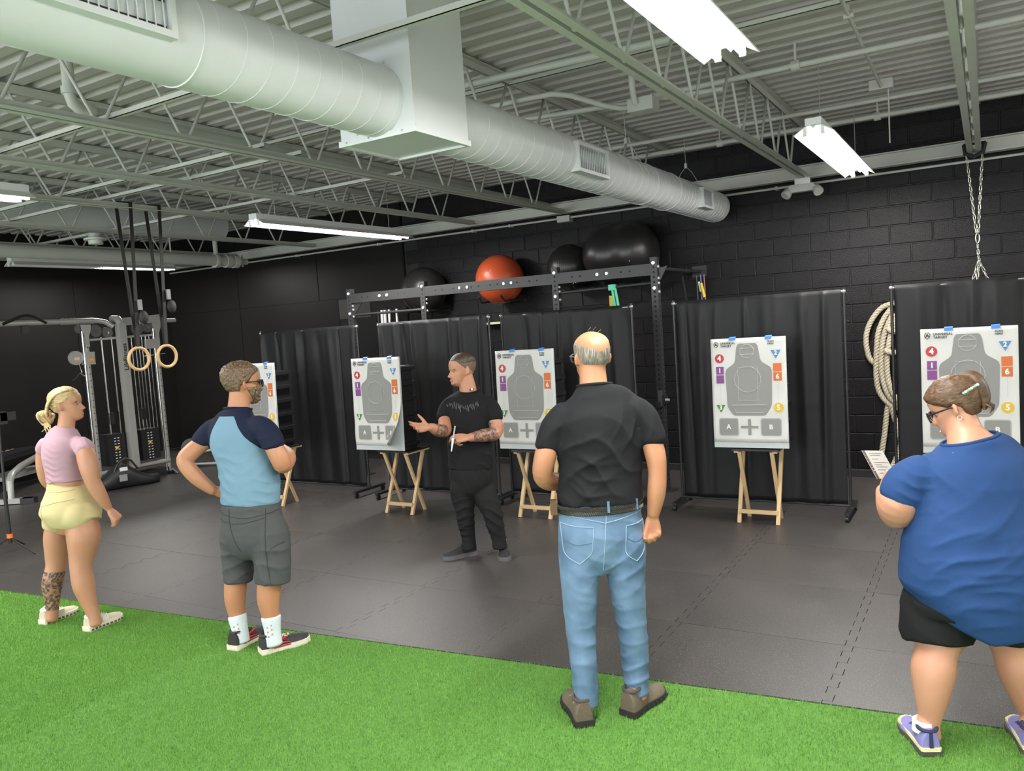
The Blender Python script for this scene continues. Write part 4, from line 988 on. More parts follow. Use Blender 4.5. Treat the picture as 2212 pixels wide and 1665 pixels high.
# face and skull: horizontal slices with sculpted front
_T = [0, .04, .10, .16, .22, .28, .34, .40, .46, .52, .58, .66, .74, .82, .89, .945, .98, 1.0]
_F = [.27, .355, .40, .392, .40, .395, .39, .388, .382, .392, .408, .412, .395, .345, .265, .18, .10, .01]
_B = [.12, .06, -.02, -.10, -.18, -.26, -.32, -.365, -.405, -.435, -.455, -.468, -.46, -.425, -.355, -.26, -.15, -.01]
_W = [.07, .125, .18, .222, .252, .272, .288, .300, .310, .318, .326, .334, .334, .315, .268, .20, .125, .01]
def head_pts(nt=64, nph=72, male=True):
    """unit head (height 1) : arrays of x right, y forward, z up, plus slice t and angle"""
    t = np.linspace(0, 1, nt); t = .5 - .5 * np.cos(t * np.pi) * .55 + (t - .5) * .45; t = (t - t[0]) / (t[-1] - t[0])
    ph = np.linspace(0, 2 * np.pi, nph, endpoint=False)
    F = np.interp(t, _T, _F); B = np.interp(t, _T, _B); W = np.interp(t, _T, _W) * (1.0 if male else .96)
    for a in (F, B, W): a[1:-1] = (a[:-2] + 2 * a[1:-1] + a[2:]) / 4
    tt, pp = np.meshgrid(t, ph, indexing='ij'); F = F[:, None]; B = B[:, None]; W = W[:, None]
    s, c = np.sin(pp), np.cos(pp)
    x = W * np.sign(s) * np.abs(s) ** .92; y = (F + B) / 2 + (F - B) / 2 * c
    fr = np.clip(c, 0, 1) ** .5
    g = lambda u, m, w: np.exp(-((u - m) / w) ** 2)
    nose = np.where(tt < .335, np.clip((tt - .275) / .06, 0, 1) ** .7, np.clip((.515 - tt) / .18, 0, 1) ** .95)
    y += fr * .135 * nose * g(x, 0, .03 + .035 * np.clip((.5 - tt) / .18, 0, 1))
    y += fr * .02 * g(tt, .325, .03) * (g(x, .055, .03) + g(x, -.055, .03))
    y -= fr * .045 * (g(x, .135, .06) + g(x, -.135, .06)) * g(tt, .475, .035)
    y += fr * (.022 if male else .01) * g(tt, .545, .028) * g(np.abs(x), .12, .11)
    y += fr * (.03 if male else .02) * g(x, 0, .085) * (g(tt, .222, .016) + .9 * g(tt, .182, .018)) - fr * .02 * g(x, 0, .095) * g(tt, .202, .008)
    y += fr * .02 * g(x, 0, .09) * g(tt, .09, .05)
    x += np.sign(s) * .012 * g(tt, .40, .06) * g(np.abs(s), .75, .3)
    return x, y, tt - .5, tt, pp
def grid_mesh(X, Y, Z, c, r, f, u, H, mask=None):
    nt, nph = X.shape; mb = MB()
    P = np.array(c)[None, None] + H * (X[..., None] * np.array(r) + Y[..., None] * np.array(f) + Z[..., None] * np.array(u))
    vs = [tuple(p) for p in P.reshape(-1, 3)]; fs = []
    for i in range(nt - 1):
        for k in range(nph):
            q = (k + 1) % nph
            if mask is None or (mask[i, k] and mask[i + 1, k] and mask[i, q] and mask[i + 1, q]): fs.append((i * nph + k, i * nph + q, (i + 1) * nph + q, (i + 1) * nph + k))
    if mask is None: fs += [tuple(range(nph - 1, -1, -1)), tuple((nt - 1) * nph + k for k in range(nph))]
    return mb.add(vs, fs)
def head_frame(h, pitch=0, roll=0):
    f = heading(h, pitch); r = heading(h + 90); r = (r * math.cos(math.radians(roll)) + UP * math.sin(math.radians(roll))).normalized(); u = r.cross(f); return r, f, u
def add_head(mb, c, H, h, pitch=0, roll=0, male=True, ears=True):
    r, f, u = head_frame(h, pitch, roll); x, y, z, _, _ = head_pts(male=male)
    g = grid_mesh(x, y, z, c, r, f, u, H); mb.add(g.v, g.f)
    if ears:
        for s in (-1, 1):
            e = Vector(c) + (r * s * .325 + f * -.03 - u * .045) * H
            m = MB().ball((0, 0, 0), 1, 16, 10); A = (r * s * .78 - f * .62).normalized(); Bv = (u * .98 - f * .12).normalized(); C = A.cross(Bv)
            mb.add([e + (A * (p[0] * .075) + C * (p[1] * .028) + Bv * (p[2] * .135)) * H + r * s * .02 * H for p in m.v], m.f)
def hair(parent, c, H, h, m, maskfn, thick, pitch=0, roll=0, rough=.02, freq=9, name='hair', male=True, flow='v', nt=110, nph=150, edge=.35):
    """hair shell grown off the scalp where maskfn(t, angle, x, y) is above zero"""
    r, f, u = head_frame(h, pitch, roll); x, y, z, t, p = head_pts(nt, nph, male)
    k = np.clip(maskfn(t, np.arctan2(np.sin(p), np.cos(p)), x, y), -1, 1)
    sm = np.clip(k / edge, 0, 1) ** .6
    L = np.sqrt(x ** 2 + y ** 2 + z ** 2) + 1e-6
    rr = np.zeros_like(x)
    for i in range(x.shape[0]):
        for j in range(x.shape[1]):
            q = Vector((x[i, j] * freq, y[i, j] * freq, z[i, j] * freq * (.28 if flow == 'v' else 1)))
            rr[i, j] = mnoise.noise(q * 2) + .6 * mnoise.noise(q * 5.1)
    off = -.012 + sm * (thick(t, p) if callable(thick) else thick) + sm * rough * rr
    g = grid_mesh(x * (1 + off / L), y * (1 + off / L), z * (1 + off / L), c, r, f, u, H, k > -.08)
    o = g.build(name, m, parent, True, ang=0)
    at = o.data.attributes.new('hv', 'FLOAT_VECTOR', 'POINT')
    a = np.abs(np.arctan2(np.sin(p), np.cos(p)))
    hv = np.stack([a * (26 if flow == 'v' else 3), t * (5 if flow == 'v' else 62), x * 2], -1) if flow != 'n' else np.stack([x * 30, y * 30, z * 30], -1)
    at.data.foreach_set('vector', hv.astype(np.float32).reshape(-1))
    return o
def hand(mb, w, d, n, side, size=.185, curl=(30, 35, 25), spread=6, thumb=(35, 20), fing=None, palm_t=.013, thumb_up=.5):
    """w wrist, d pointing direction, n palm normal, side = +1 when the thumb lies along d x n"""
    w = Vector(w); d = Vector(d).normalized(); n = Vector(n); n = (n - d * n.dot(d)).normalized(); s = d.cross(n).normalized() * side
    k = size / .185
    loft(mb, [(w - d * .03 * k, .026 * k, .021 * k), (w + d * .005 * k, .027 * k, .018 * k), (w + d * .045 * k, .038 * k, .016 * k), (w + d * .085 * k, .041 * k, .0135 * k), (w + d * .098 * k, .038 * k, .011 * k)], s, 16, 3)
    base = [(.030, .090, .98), (.010, .097, 1.08), (-.011, .094, 1.0), (-.030, .084, .8)]
    for i, (o, l, ln) in enumerate(base):
        cv = fing[i] if fing else curl
        p = w + s * o * k + d * (l - .014) * k; a = 0; dd = (d + s * math.tan(math.radians(spread * (1.5 - i)))).normalized(); pts = [p]; rad = [.0098 * k]
        for j, (L, c_) in enumerate(zip((.044, .027, .022), cv)):
            a += math.radians(c_); v = dd * math.cos(a) + n * math.sin(a); p = p + v * L * ln * k; pts.append(p); rad.append((.0092, .0084, .0068)[j] * k)
        limb(mb, pts, rad, seg=10, sub=3)
    t0 = w + d * .028 * k + s * .022 * k + n * .004 * k; ta = math.radians(thumb[0])
    v = (d * math.cos(ta) + s * math.sin(ta) + n * thumb_up * .5).normalized(); p1 = t0 + v * .042 * k; v2 = (v + d * .25 + n * math.sin(math.radians(thumb[1]))).normalized(); p2 = p1 + v2 * .03 * k; p3 = p2 + (v2 + n * math.sin(math.radians(thumb[1]))).normalized() * .022 * k
    limb(mb, [t0 - v * .01 * k, p1, p2, p3], [.015 * k, .0125 * k, .011 * k, .008 * k], seg=10, sub=3)
def shoe(parent, heel, h, L, mats, name='shoe', W=.094, Hh=.085, sole=.028, lug=False, laces=True, tread=None, label=None):
    """low shoe: heel point on the floor, heading, length; mats = upper, sole, trim, lace"""
    f = heading(h); s = Vector((f.y, -f.x, 0)); o = Vector(heel) - f * .0
    o.z = .008 if o.y < turf_y(o.x) else 0
    prof = [(0, .34, .95), (.04, .40, 1.0), (.14, .41, 1.0), (.3, .38, .93), (.45, .40, .7), (.6, .47, .55), (.72, .50, .48), (.84, .46, .40), (.93, .35, .32), (1.0, .10, .22)]
    R = catmull([(a, b, c_) for a, b, c_ in prof], 4)
    m = MB(); seg = 20; vs = []
    for a, b, hh in R:
        for k in range(seg):
            q = 2 * PI * k / seg; cx, sz = math.cos(q), math.sin(q); zz = sole * .8 + (Hh * hh) * (max(sz, -.02) ** .75 if sz > 0 else 0)
            vs.append(o + f * (a * L) + s * (cx * b * W * (1 - .25 * max(sz, 0) * (hh < .75))) + UP * zz)
    n = len(R); fs = [(i * seg + k, i * seg + (k + 1) % seg, (i + 1) * seg + (k + 1) % seg, (i + 1) * seg + k) for i in range(n - 1) for k in range(seg)] + [tuple(range(seg)), tuple((n - 1) * seg + k for k in range(seg))[::-1]]
    m.add(vs, [q[::-1] for q in fs]); sh = m.build(name, mats[0], parent, True, ang=50)
    if label: sh['label'] = label
    m = MB(); out = [(a * L - (.006 if a < .02 else 0) + (.006 if a > .98 else 0), b * W + .006) for a, b, _ in R]
    poly = [(x, yv) for x, yv in out] + [(x, -yv) for x, yv in out[::-1]]
    m.prism(poly, (0, 0, 0), (0, 0, sole), f, s, o); so = m.build('sole', mats[1], sh)
    if tread: 
        N = len(poly)
        for i in range(9):
            x = L * (.06 + i * .105)
            for sg in (-1, 1): MB().obox(o + f * x + s * (sg * (np.interp(x / L, R[:, 0], R[:, 1]) * W + .006)) + UP * .012, .016, .006, .012, f, s, UP).build('sole_pod', tread, sh)
    m = MB(); m.tube([o + f * (L * (.02 + .2 * (.5 - .5 * math.cos(a)) * 1.25)) + s * (math.sin(a) * W * .36) + UP * (sole * .8 + Hh * (.98 - .04 * math.cos(a))) for a in np.linspace(0, 2 * PI, 25)[:-1]], .008, 8, closed=True); m.build('collar', mats[2], sh, True)
    if laces:
        for i in range(4):
            x = L * (.36 + i * .07); z = sole * .8 + Hh * (.86 - i * .1)
            m = MB().tube([o + f * x + s * (W * .27) + UP * (z - .012), o + f * (x + .004) + UP * (z + .006), o + f * (x + .008) - s * (W * .27) + UP * (z - .012)], .003, 6); m.build('lace', mats[3], sh, True)
        x = L * .33; z = sole * .8 + Hh * .95
        MB().tube([o + f * x + s * v * .03 + UP * (z + .012 * math.sin(abs(v) * 5) - .01 * abs(v)) for v in np.linspace(-1.2, 1.2, 9)], .003, 6).build('lace', mats[3], sh, True)
    return sh
def skin_mat(name, col, ink=False):
    m = bpy.data.materials.new(name); m.use_nodes = True; nt = m.node_tree; b = nt.nodes['Principled BSDF']; L = nt.links.new
    b.inputs['Roughness'].default_value = .48; b.inputs['Subsurface Weight'].default_value = .12; b.inputs['Subsurface Radius'].default_value = (.02, .008, .004); b.inputs['Subsurface Scale'].default_value = .6
    tc = nt.nodes.new('ShaderNodeTexCoord'); n = nt.nodes.new('ShaderNodeTexNoise'); n.inputs['Scale'].default_value = 7; n.inputs['Detail'].default_value = 5; L(tc.outputs['Object'], n.inputs['Vector'])
    mx = nt.nodes.new('ShaderNodeMix'); mx.data_type = 'RGBA'; mx.inputs[6].default_value = (col[0] * .95, col[1] * .82, col[2] * .8, 1); mx.inputs[7].default_value = (min(1, col[0] * 1.06), col[1] * 1.12, col[2] * 1.12, 1); L(n.outputs['Fac'], mx.inputs[0]); out = mx.outputs[2]
    if ink:
        at = nt.nodes.new('ShaderNodeAttribute'); at.attribute_name = 'ink'
        w = nt.nodes.new('ShaderNodeTexNoise'); w.inputs['Scale'].default_value = 24; w.inputs['Detail'].default_value = 3; w.inputs['Distortion'].default_value = 2.2; L(tc.outputs['Object'], w.inputs['Vector'])
        rp = nt.nodes.new('ShaderNodeValToRGB'); rp.color_ramp.elements[0].position = .43; rp.color_ramp.elements[1].position = .56; rp.color_ramp.elements[0].color = (1, 1, 1, 1); rp.color_ramp.elements[1].color = (.18, .18, .18, 1); L(w.outputs['Fac'], rp.inputs[0])
        mu = nt.nodes.new('ShaderNodeMath'); mu.operation = 'MULTIPLY'; L(at.outputs['Fac'], mu.inputs[0]); L(rp.outputs[0], mu.inputs[1])
        m2 = nt.nodes.new('ShaderNodeMix'); m2.data_type = 'RGBA'; m2.inputs[7].default_value = (.06, .055, .05, 1); L(mu.outputs[0], m2.inputs[0]); L(out, m2.inputs[6]); out = m2.outputs[2]
    L(out, b.inputs['Base Color'])
    bp = nt.nodes.new('ShaderNodeBump'); bp.inputs['Strength'].default_value = .08; bp.inputs['Distance'].default_value = .004; n3 = nt.nodes.new('ShaderNodeTexNoise'); n3.inputs['Scale'].default_value = 120; L(tc.outputs['Object'], n3.inputs['Vector']); L(n3.outputs['Fac'], bp.inputs['Height']); L(bp.outputs['Normal'], b.inputs['Normal'])
    return m
def hair_mat(name, a, b_, rough=.45, sc=(60, 60, 9)):
    m = bpy.data.materials.new(name); m.use_nodes = True; nt = m.node_tree; b = nt.nodes['Principled BSDF']; L = nt.links.new; b.inputs['Roughness'].default_value = rough
    tc = nt.nodes.new('ShaderNodeTexCoord'); mp = nt.nodes.new('ShaderNodeMapping'); mp.inputs['Scale'].default_value = [v * .35 for v in sc]; L(tc.outputs['Object'], mp.inputs['Vector'])
    hv = nt.nodes.new('ShaderNodeAttribute'); hv.attribute_name = 'hv'; ad = nt.nodes.new('ShaderNodeVectorMath'); L(mp.outputs['Vector'], ad.inputs[0]); L(hv.outputs['Vector'], ad.inputs[1])
    n = nt.nodes.new('ShaderNodeTexNoise'); n.inputs['Scale'].default_value = 1.3; n.inputs['Detail'].default_value = 5; L(ad.outputs[0], n.inputs['Vector'])
    r = nt.nodes.new('ShaderNodeValToRGB'); r.color_ramp.elements[0].position = .36; r.color_ramp.elements[1].position = .66; r.color_ramp.elements[0].color = (*a, 1); r.color_ramp.elements[1].color = (*b_, 1); L(n.outputs['Fac'], r.inputs[0]); L(r.outputs[0], b.inputs['Base Color'])
    bp = nt.nodes.new('ShaderNodeBump'); bp.inputs['Strength'].default_value = .5; bp.inputs['Distance'].default_value = .004; L(n.outputs['Fac'], bp.inputs['Height']); L(bp.outputs['Normal'], b.inputs['Normal'])
    return m
def denim_mat():
    m = bpy.data.materials.new('washed_denim'); m.use_nodes = True; nt = m.node_tree; b = nt.nodes['Principled BSDF']; L = nt.links.new; b.inputs['Roughness'].default_value = .8
    tc = nt.nodes.new('ShaderNodeTexCoord'); n = nt.nodes.new('ShaderNodeTexNoise'); n.inputs['Scale'].default_value = 6; n.inputs['Detail'].default_value = 7; L(tc.outputs['Object'], n.inputs['Vector'])
    r = nt.nodes.new('ShaderNodeValToRGB'); r.color_ramp.elements[0].position = .3; r.color_ramp.elements[1].position = .72; r.color_ramp.elements[0].color = (.06, .115, .20, 1); r.color_ramp.elements[1].color = (.155, .25, .38, 1); L(n.outputs['Fac'], r.inputs[0]); L(r.outputs[0], b.inputs['Base Color'])
    w = nt.nodes.new('ShaderNodeTexNoise'); w.inputs['Scale'].default_value = 500; L(tc.outputs['Object'], w.inputs['Vector']); bp = nt.nodes.new('ShaderNodeBump'); bp.inputs['Strength'].default_value = .2; bp.inputs['Distance'].default_value = .002; L(w.outputs['Fac'], bp.inputs['Height']); L(bp.outputs['Normal'], b.inputs['Normal'])
    return m
def ink_on(me, segs):
    c = coords(me); v = np.zeros(len(c))
    for a, b, r in segs:
        a = np.array(a); b = np.array(b); ab = b - a; t = ((c - a) @ ab) / (ab @ ab); d = np.linalg.norm(c - a - np.clip(t, 0, 1)[:, None] * ab, axis=1)
        v = np.maximum(v, ((d < r) & (t > 0) & (t < 1)) * 1.0)
    return v
def eyes(parent, c, H, h, pitch=0, roll=0, iris=(.10, .13, .14)):
    r, f, u = head_frame(h, pitch, roll); M_ew = mat('eye_white', (.30, .26, .24), .35); M_ei = mat('eye_iris', iris, .2)
    for s in (-1, 1):
        p = Vector(c) + (r * s * .135 + f * .300 - u * .022) * H
        e = MB().ball(p, .044 * H, 14, 10).build('eye', M_ew, parent, True, ang=0); MB().ball(p + f * .022 * H, .032 * H, 12, 8).build('iris', M_ei, e, True, ang=0)
        MB().tube([p + (r * q * .075 + f * (.055 - .03 * q * q) + u * (.085 - .03 * q * q)) * H for q in np.linspace(-1, 1, 7)], .012 * H, 6).build('eyebrow', mat('brow_brown', (.06, .04, .025), .7), parent, True)
def glasses(parent, c, H, h, pitch=0, roll=0, col=(.02, .018, .018), name='glasses', lens=True):
    r, f, u = head_frame(h, pitch, roll); c = Vector(c); M_fr = mat('frame_%.3f' % sum(col), col, .5, spec=.2)
    g = None
    for s in (-1, 1):
        e = c + (r * s * .15 + f * .46 - u * .03) * H
        rim = MB().tube([e + (r * (.115 * math.copysign(abs(math.cos(a)) ** .7, math.cos(a))) + u * (.085 * math.copysign(abs(math.sin(a)) ** .7, math.sin(a))) + f * (-.02 * math.cos(a) * s)) * H for a in np.linspace(0, 2 * PI, 29)[:-1]], .0032, 6, closed=True)
        tm = [e + (r * s * .115 + u * .05 - f * .02) * H, e + (r * s * .19 + u * .05 - f * .16) * H, e + (r * s * .2 + u * .045 - f * .42) * H, e + (r * s * .19 + u * .01 - f * .53) * H]
        rim.tube(tm, .0036, 6)
        if s > 0: rim.tube([c + (r * -.04 + f * .475 + u * .0) * H, c + (f * .49 + u * .015) * H, c + (r * .04 + f * .475) * H], .0022, 6)
        if g is None: g = rim
        else: g.add(rim.v, rim.f)
    o = g.build(name, M_fr, parent, True)
    if lens:
        for s in (-1, 1):
            e = c + (r * s * .15 + f * .46 - u * .03) * H
            MB().prism([(.112 * math.cos(a), .083 * math.sin(a)) for a in np.linspace(0, 2 * PI, 25)[:-1]], f * -.0006, f * .0006, r * H, u * H, e).build('lens', mat('clear_lens', (.95, .95, .95), .03, trans=1.0), o)
    return o

def foot_in(b, leg, heel, h, r=.04, fwd=.07):
    """ankle and foot inside the shoe, joined to the lowest leg section"""
    f = heading(h); a = Vector((heel[0], heel[1], 0)) + f * fwd
    top = Vector(leg[-1][0])
    limb(b, [top, top.lerp(a + UP * .13, .7), a + UP * .09, a + UP * .05 + f * .03], [leg[-1][1], r, r * .9, r * .7])

def lay_ring(obj, pts, lift=.003):
    """rest a neckband on the cloth: drop every point on to the shirt from above"""
    o_ = ORG[obj]; out = []
    for p in pts:
        p = Vector(p); hit, loc, nor, _ = obj.ray_cast(p - o_ + UP * .12, -UP)
        out.append(loc + o_ + UP * lift if hit and abs((loc + o_).z - p.z) < .1 else p)
    return out

# ---------------------------------------------------------------- people
SK_TAN = skin_mat('skin_tanned', (.45, .215, .115)); SK_FAIR = skin_mat('skin_fair', (.49, .25, .16)); SK_INK = skin_mat('skin_tattooed', (.45, .215, .13), True); SK_INKF = skin_mat('skin_fair_tattooed', (.46, .235, .14), True)
def up(p, dz): return (p[0], p[1], p[2] + dz)

# ---- bald man in jeans, seen from behind
bm_ = thing('person', 'bald man in black T-shirt and blue jeans standing with his back turned', 'person', (1.40, -6.2, 0))
org = ORG[bm_]; lat = heading(84)
torso = [((1.3347, -6.1508, 0.7594), .19, .125), ((1.3388, -6.1511, 0.8601), .18, .112), ((1.3418, -6.1482, 1.0037), .168, .10), ((1.3462, -6.1330, 1.1442), .192, .118), ((1.3491, -6.1168, 1.3065), .205, .125), ((1.3471, -6.1092, 1.4041), .206, .115), ((1.3425, -6.1069, 1.4608), .196, .092), ((1.3376, -6.1062, 1.5024), .155, .078), ((1.3286, -6.1028, 1.5349), .098, .07), ((1.3233, -6.0975, 1.5652), .071, .066)]
legL = [((1.2513, -6.1955, 0.8203), .095, .115), ((1.2534, -6.2327, 0.6531), .088, .10), ((1.2580, -6.2590, 0.4575), .072, .08), ((1.2677, -6.2758, 0.3358), .064, .072), ((1.2805, -6.2929, 0.1888), .058, .062), ((1.2841, -6.3007, 0.0768), .056, .062)]
legR = [((1.4238, -6.0930, 0.8070), .095, .115), ((1.4338, -6.1026, 0.6320), .086, .10), ((1.4470, -6.1013, 0.4265), .069, .08), ((1.4521, -6.0982, 0.2950), .066, .072), ((1.4573, -6.1069, 0.1632), .058, .062), ((1.4596, -6.1130, 0.0798), .055, .062)]
aL = [(1.2450, -6.1826, 1.4006), (1.1682, -6.2538, 1.3447), (1.1400, -6.2834, 1.2421), (1.1146, -6.2722, 1.1448), (1.1099, -6.1624, 1.0955), (1.1339, -6.0312, 1.0929)]; rL = [.045, .048, .052, .047, .045, .031]
aR = [(1.4759, -6.0442, 1.3957), (1.5508, -6.0293, 1.3200), (1.5823, -6.0309, 1.2207), (1.5900, -6.0340, 1.1343), (1.5810, -6.0363, 1.0382), (1.5589, -6.0357, 0.9312)]; rR = [.045, .048, .049, .043, .043, .0285]
hc = (1.3075, -6.0727, 1.6864); HH = .238; hh = -18
b = MB(); loft(b, torso, lat, grow=-.025); loft(b, [((1.3227, -6.1005, 1.5348), .068, .064), ((1.3178, -6.0928, 1.5890), .064, .062), ((1.3131, -6.0839, 1.6541), .062, .064)], lat)
for s, g in ((legL, -.024), (legR, -.024)): loft(b, s, lat, grow=g)
foot_in(b, legL, (1.308, -6.372), -10); foot_in(b, legR, (1.447, -6.209), 42)
limb(b, aL, rL); limb(b, aR, rR); add_head(b, hc, HH, hh)
hand(b, (1.5570, -6.0373, 0.9270), Vector((-.03, 0, -1)), -AW + RT * -.35, 1, .185, fing=[(45, 55, 40), (50, 60, 45), (55, 62, 45), (60, 65, 45)], spread=3, thumb=(15, 35))
hand(b, aL[-1], RT + AW * .5 + UP * .3, -RT + AW * .5, -1, .185, curl=(30, 30, 20))
body = finish(voxel(b, .0062, 2), 'body', SK_TAN, bm_, org)
M_tee = mat('tee_black', (.011, .0115, .013), .8, spec=.18, var=.15, vscale=6, bump=.05, bscale=300)
c = MB(); loft(c, torso[3:-1] + [((1.3257, -6.0997, 1.5500), .08, .072)], lat, grow=.004, round_ends=False); loft(c, [((1.3416, -6.1490, 0.9951), .202, .137), ((1.3425, -6.1440, 1.0448), .203, .136), ((1.3469, -6.1287, 1.1875), .196, .122)], lat, round_ends=False)
limb(c, [(1.2880, -6.1488, 1.4246), (1.2345, -6.1856, 1.4381), (1.1914, -6.2207, 1.4012), (1.1616, -6.2557, 1.3406), (1.1462, -6.2764, 1.2782)], [.05, .062, .066, .063, .061], sub=4); limb(c, [(1.4297, -6.0635, 1.4245), (1.4877, -6.0337, 1.4337), (1.5353, -6.0208, 1.3884), (1.5621, -6.0218, 1.3277), (1.5760, -6.0236, 1.2803)], [.05, .062, .066, .064, .062], sub=4)
me = voxel(c, .0075, 14)
folds(me, [(.016, (.3, .2, 1), .075, (1.3963, -6.2376, 1.0767), .14), (.02, (.6, .35, .9), .11, (1.4167, -6.2138, 1.2055), .2), (.02, (-.6, -.35, .9), .1, (1.2900, -6.2892, 1.2153), .16), (.008, (1, .5, .6), .08, (1.2655, -6.2675, 1.3609), .1), (.008, (-1, -.5, .5), .08, (1.5294, -6.1106, 1.3405), .12), (.004, (.5, .2, .8), .16, None, 1)], 3)
sh_ = finish(me, 'tshirt', M_tee, bm_, org); sh_['label'] = 'plain black T-shirt'
MB().tube([Vector((1.3250, -6.0970, 1.5585)) + lat * (.082 * math.cos(a)) + heading(-6) * (.074 * math.sin(a)) + UP * (-.012 * math.sin(a) - .006) for a in np.linspace(0, 2 * PI, 37)[:-1]], .007, 8, closed=True).build('neckband', M_tee, sh_, True)
M_den = denim_mat()
c = MB(); loft(c, [((1.3388, -6.1564, 0.6698), .04, .08), ((1.3359, -6.1538, 0.7180), .13, .115), ((1.3351, -6.1486, 0.7812), .197, .134), ((1.3388, -6.1511, 0.8601), .204, .137), ((1.3407, -6.1475, 0.9526), .196, .13), ((1.3420, -6.1469, 1.0167), .19, .125)], lat, round_ends=False)
loft(c, [((1.2726, -6.1846, 0.9304), .07, .09), (legL[0][0], .102, .12)] + legL[1:], lat, grow=.002, round_ends=False); loft(c, [((1.4110, -6.1023, 0.9197), .07, .09), (legR[0][0], .102, .12)] + legR[1:], lat, grow=.002, round_ends=False)
me = voxel(c, .0075, 8)
folds(me, [(.012, (.2, .1, 1), .085, (1.2870, -6.3019, 0.4374), .14), (.012, (-.2, -.1, 1), .085, (1.4852, -6.1841, 0.4221), .14), (.015, (.25, 0, 1), .07, (1.2961, -6.3241, 0.1276), .1), (.02, (-.25, 0, 1), .065, (1.4993, -6.1966, 0.1865), .1), (.010, (.6, .3, .8), .08, (1.3139, -6.2612, 0.7125), .12), (.010, (-.6, -.3, .8), .08, (1.4424, -6.1848, 0.7025), .12), (.004, (.3, .2, 1), .1, None, 1)], 5)
je = finish(me, 'jeans', M_den, bm_, org); je['label'] = 'faded blue jeans'
M_seam = mat('denim_seam', (.30, .42, .55), .8)
def on_back(u0, v0, w, h, parent, rows, nm, mt, r=.0016):
    pass
# seams, pockets and belt follow the seat of the jeans: project outlines backwards on to the cloth
def drape(obj, pts, lift=.0015, dirn=AW):
    dg = bpy.context.evaluated_depsgraph_get(); out = []; o_ = ORG[obj]
    for p in pts:
        hit, loc, nor, _ = obj.ray_cast(Vector(p) - o_ - dirn * .5, dirn)
        out.append((loc + nor * lift + o_) if hit else None)
    return [q for q in out if q is not None]
bpy.context.view_layer.update()
def stitch(pts, nm='seam', r=.0017, mt=None):
    R = catmull(pts, 8); q = drape(je, R)
    if len(q) > 2: MB().tube(q, r, 5).build(nm, mt or M_seam, je, True)
stitch([(1.3850, -6.1938, 0.9884), (1.3793, -6.2070, 0.8780), (1.3738, -6.2199, 0.7718), (1.3745, -6.2247, 0.7120)]); stitch([(1.1956, -6.3083, 0.9817), (1.2816, -6.2581, 0.9644), (1.3804, -6.2011, 0.9376)]); stitch([(1.3822, -6.2000, 0.9374), (1.4652, -6.1487, 0.9523), (1.5371, -6.1045, 0.9638)])
for k in (((1211,1130), (1244,1132), (1279,1131), (1277,1185), (1251,1213), (1222,1196), (1211,1130)), ((1350,1131), (1392,1126), (1395,1170), (1374,1207), (1350,1190), (1350,1131))): pass
stitch([(1.2094, -6.3043, 0.9337), (1.2699, -6.2687, 0.9248), (1.3342, -6.2303, 0.9220)]); stitch([(1.3342, -6.2303, 0.9220), (1.3312, -6.2375, 0.8604), (1.3247, -6.2468, 0.8012), (1.2797, -6.2783, 0.7513)]); stitch([(1.2797, -6.2783, 0.7513), (1.2271, -6.3063, 0.7916), (1.2154, -6.3073, 0.8586), (1.2094, -6.3043, 0.9337)])
stitch([(1.4645, -6.1528, 0.9119), (1.5013, -6.1305, 0.9133), (1.5418, -6.1059, 0.9166)]); stitch([(1.4645, -6.1528, 0.9119), (1.4614, -6.1611, 0.8396), (1.4641, -6.1642, 0.7861), (1.5056, -6.1430, 0.7445)]); stitch([(1.5056, -6.1430, 0.7445), (1.5357, -6.1217, 0.7806), (1.5439, -6.1120, 0.8333), (1.5418, -6.1059, 0.9166)])
stitch([(1.2191, -6.3052, 0.8584), (1.2702, -6.2761, 0.8395), (1.3274, -6.2406, 0.8521)], r=.0012, mt=mat('denim_dark_stitch', (.06, .11, .18), .8)); stitch([(1.4671, -6.1563, 0.8541), (1.5035, -6.1362, 0.8342), (1.5405, -6.1131, 0.8442)], r=.0012, mt=mat('denim_dark_stitch'))
# belt
M_belt = mat('belt_black', (.015, .013, .012), .4, bump=.6, bscale=150)
def ellipse_band(ctr, a, b_, la, z0, z1, th=.004, n=64):
    m = MB(); fw = Vector((-la.y, la.x, 0)); vs = []
    for rr, z in ((0, z0), (th, z0), (th, z1), (0, z1)):
        for k in range(n):
            q = 2 * PI * k / n; vs.append(Vector(ctr) + la * ((a + rr) * math.cos(q)) + fw * ((b_ + rr) * math.sin(q)) + UP * z)
    fs = [(j * n + k, j * n + (k + 1) % n, ((j + 1) % 4) * n + (k + 1) % n, ((j + 1) % 4) * n + k) for j in range(4) for k in range(n)]
    return m.add(vs, fs)
bc = Vector((1.3409, -6.1468, 0.9989))
bt = ellipse_band(bc, .196, .131, lat, -.026, .014, .006).build('belt', M_belt, bm_, True); bt['label'] = 'black braided belt'
m = MB()
for k in range(150):
    q = 2 * PI * k / 150; fw = Vector((-lat.y, lat.x, 0)); p = bc - UP * .006 + lat * (.202 * math.cos(q)) + fw * (.137 * math.sin(q)); t_ = (lat * -math.sin(q) * .2 + fw * math.cos(q) * .135).normalized()
    for zz, sg in ((-.009, 1), (.009, -1)): m.bar(p + UP * (zz - .007 * 1) - t_ * .005 * sg, p + UP * (zz + .007) + t_ * .005 * sg, .0035, .005, up=(p - bc).normalized())
m.build('braid', mat('belt_braid', (.05, .045, .04), .35), bt)['kind'] = 'stuff'
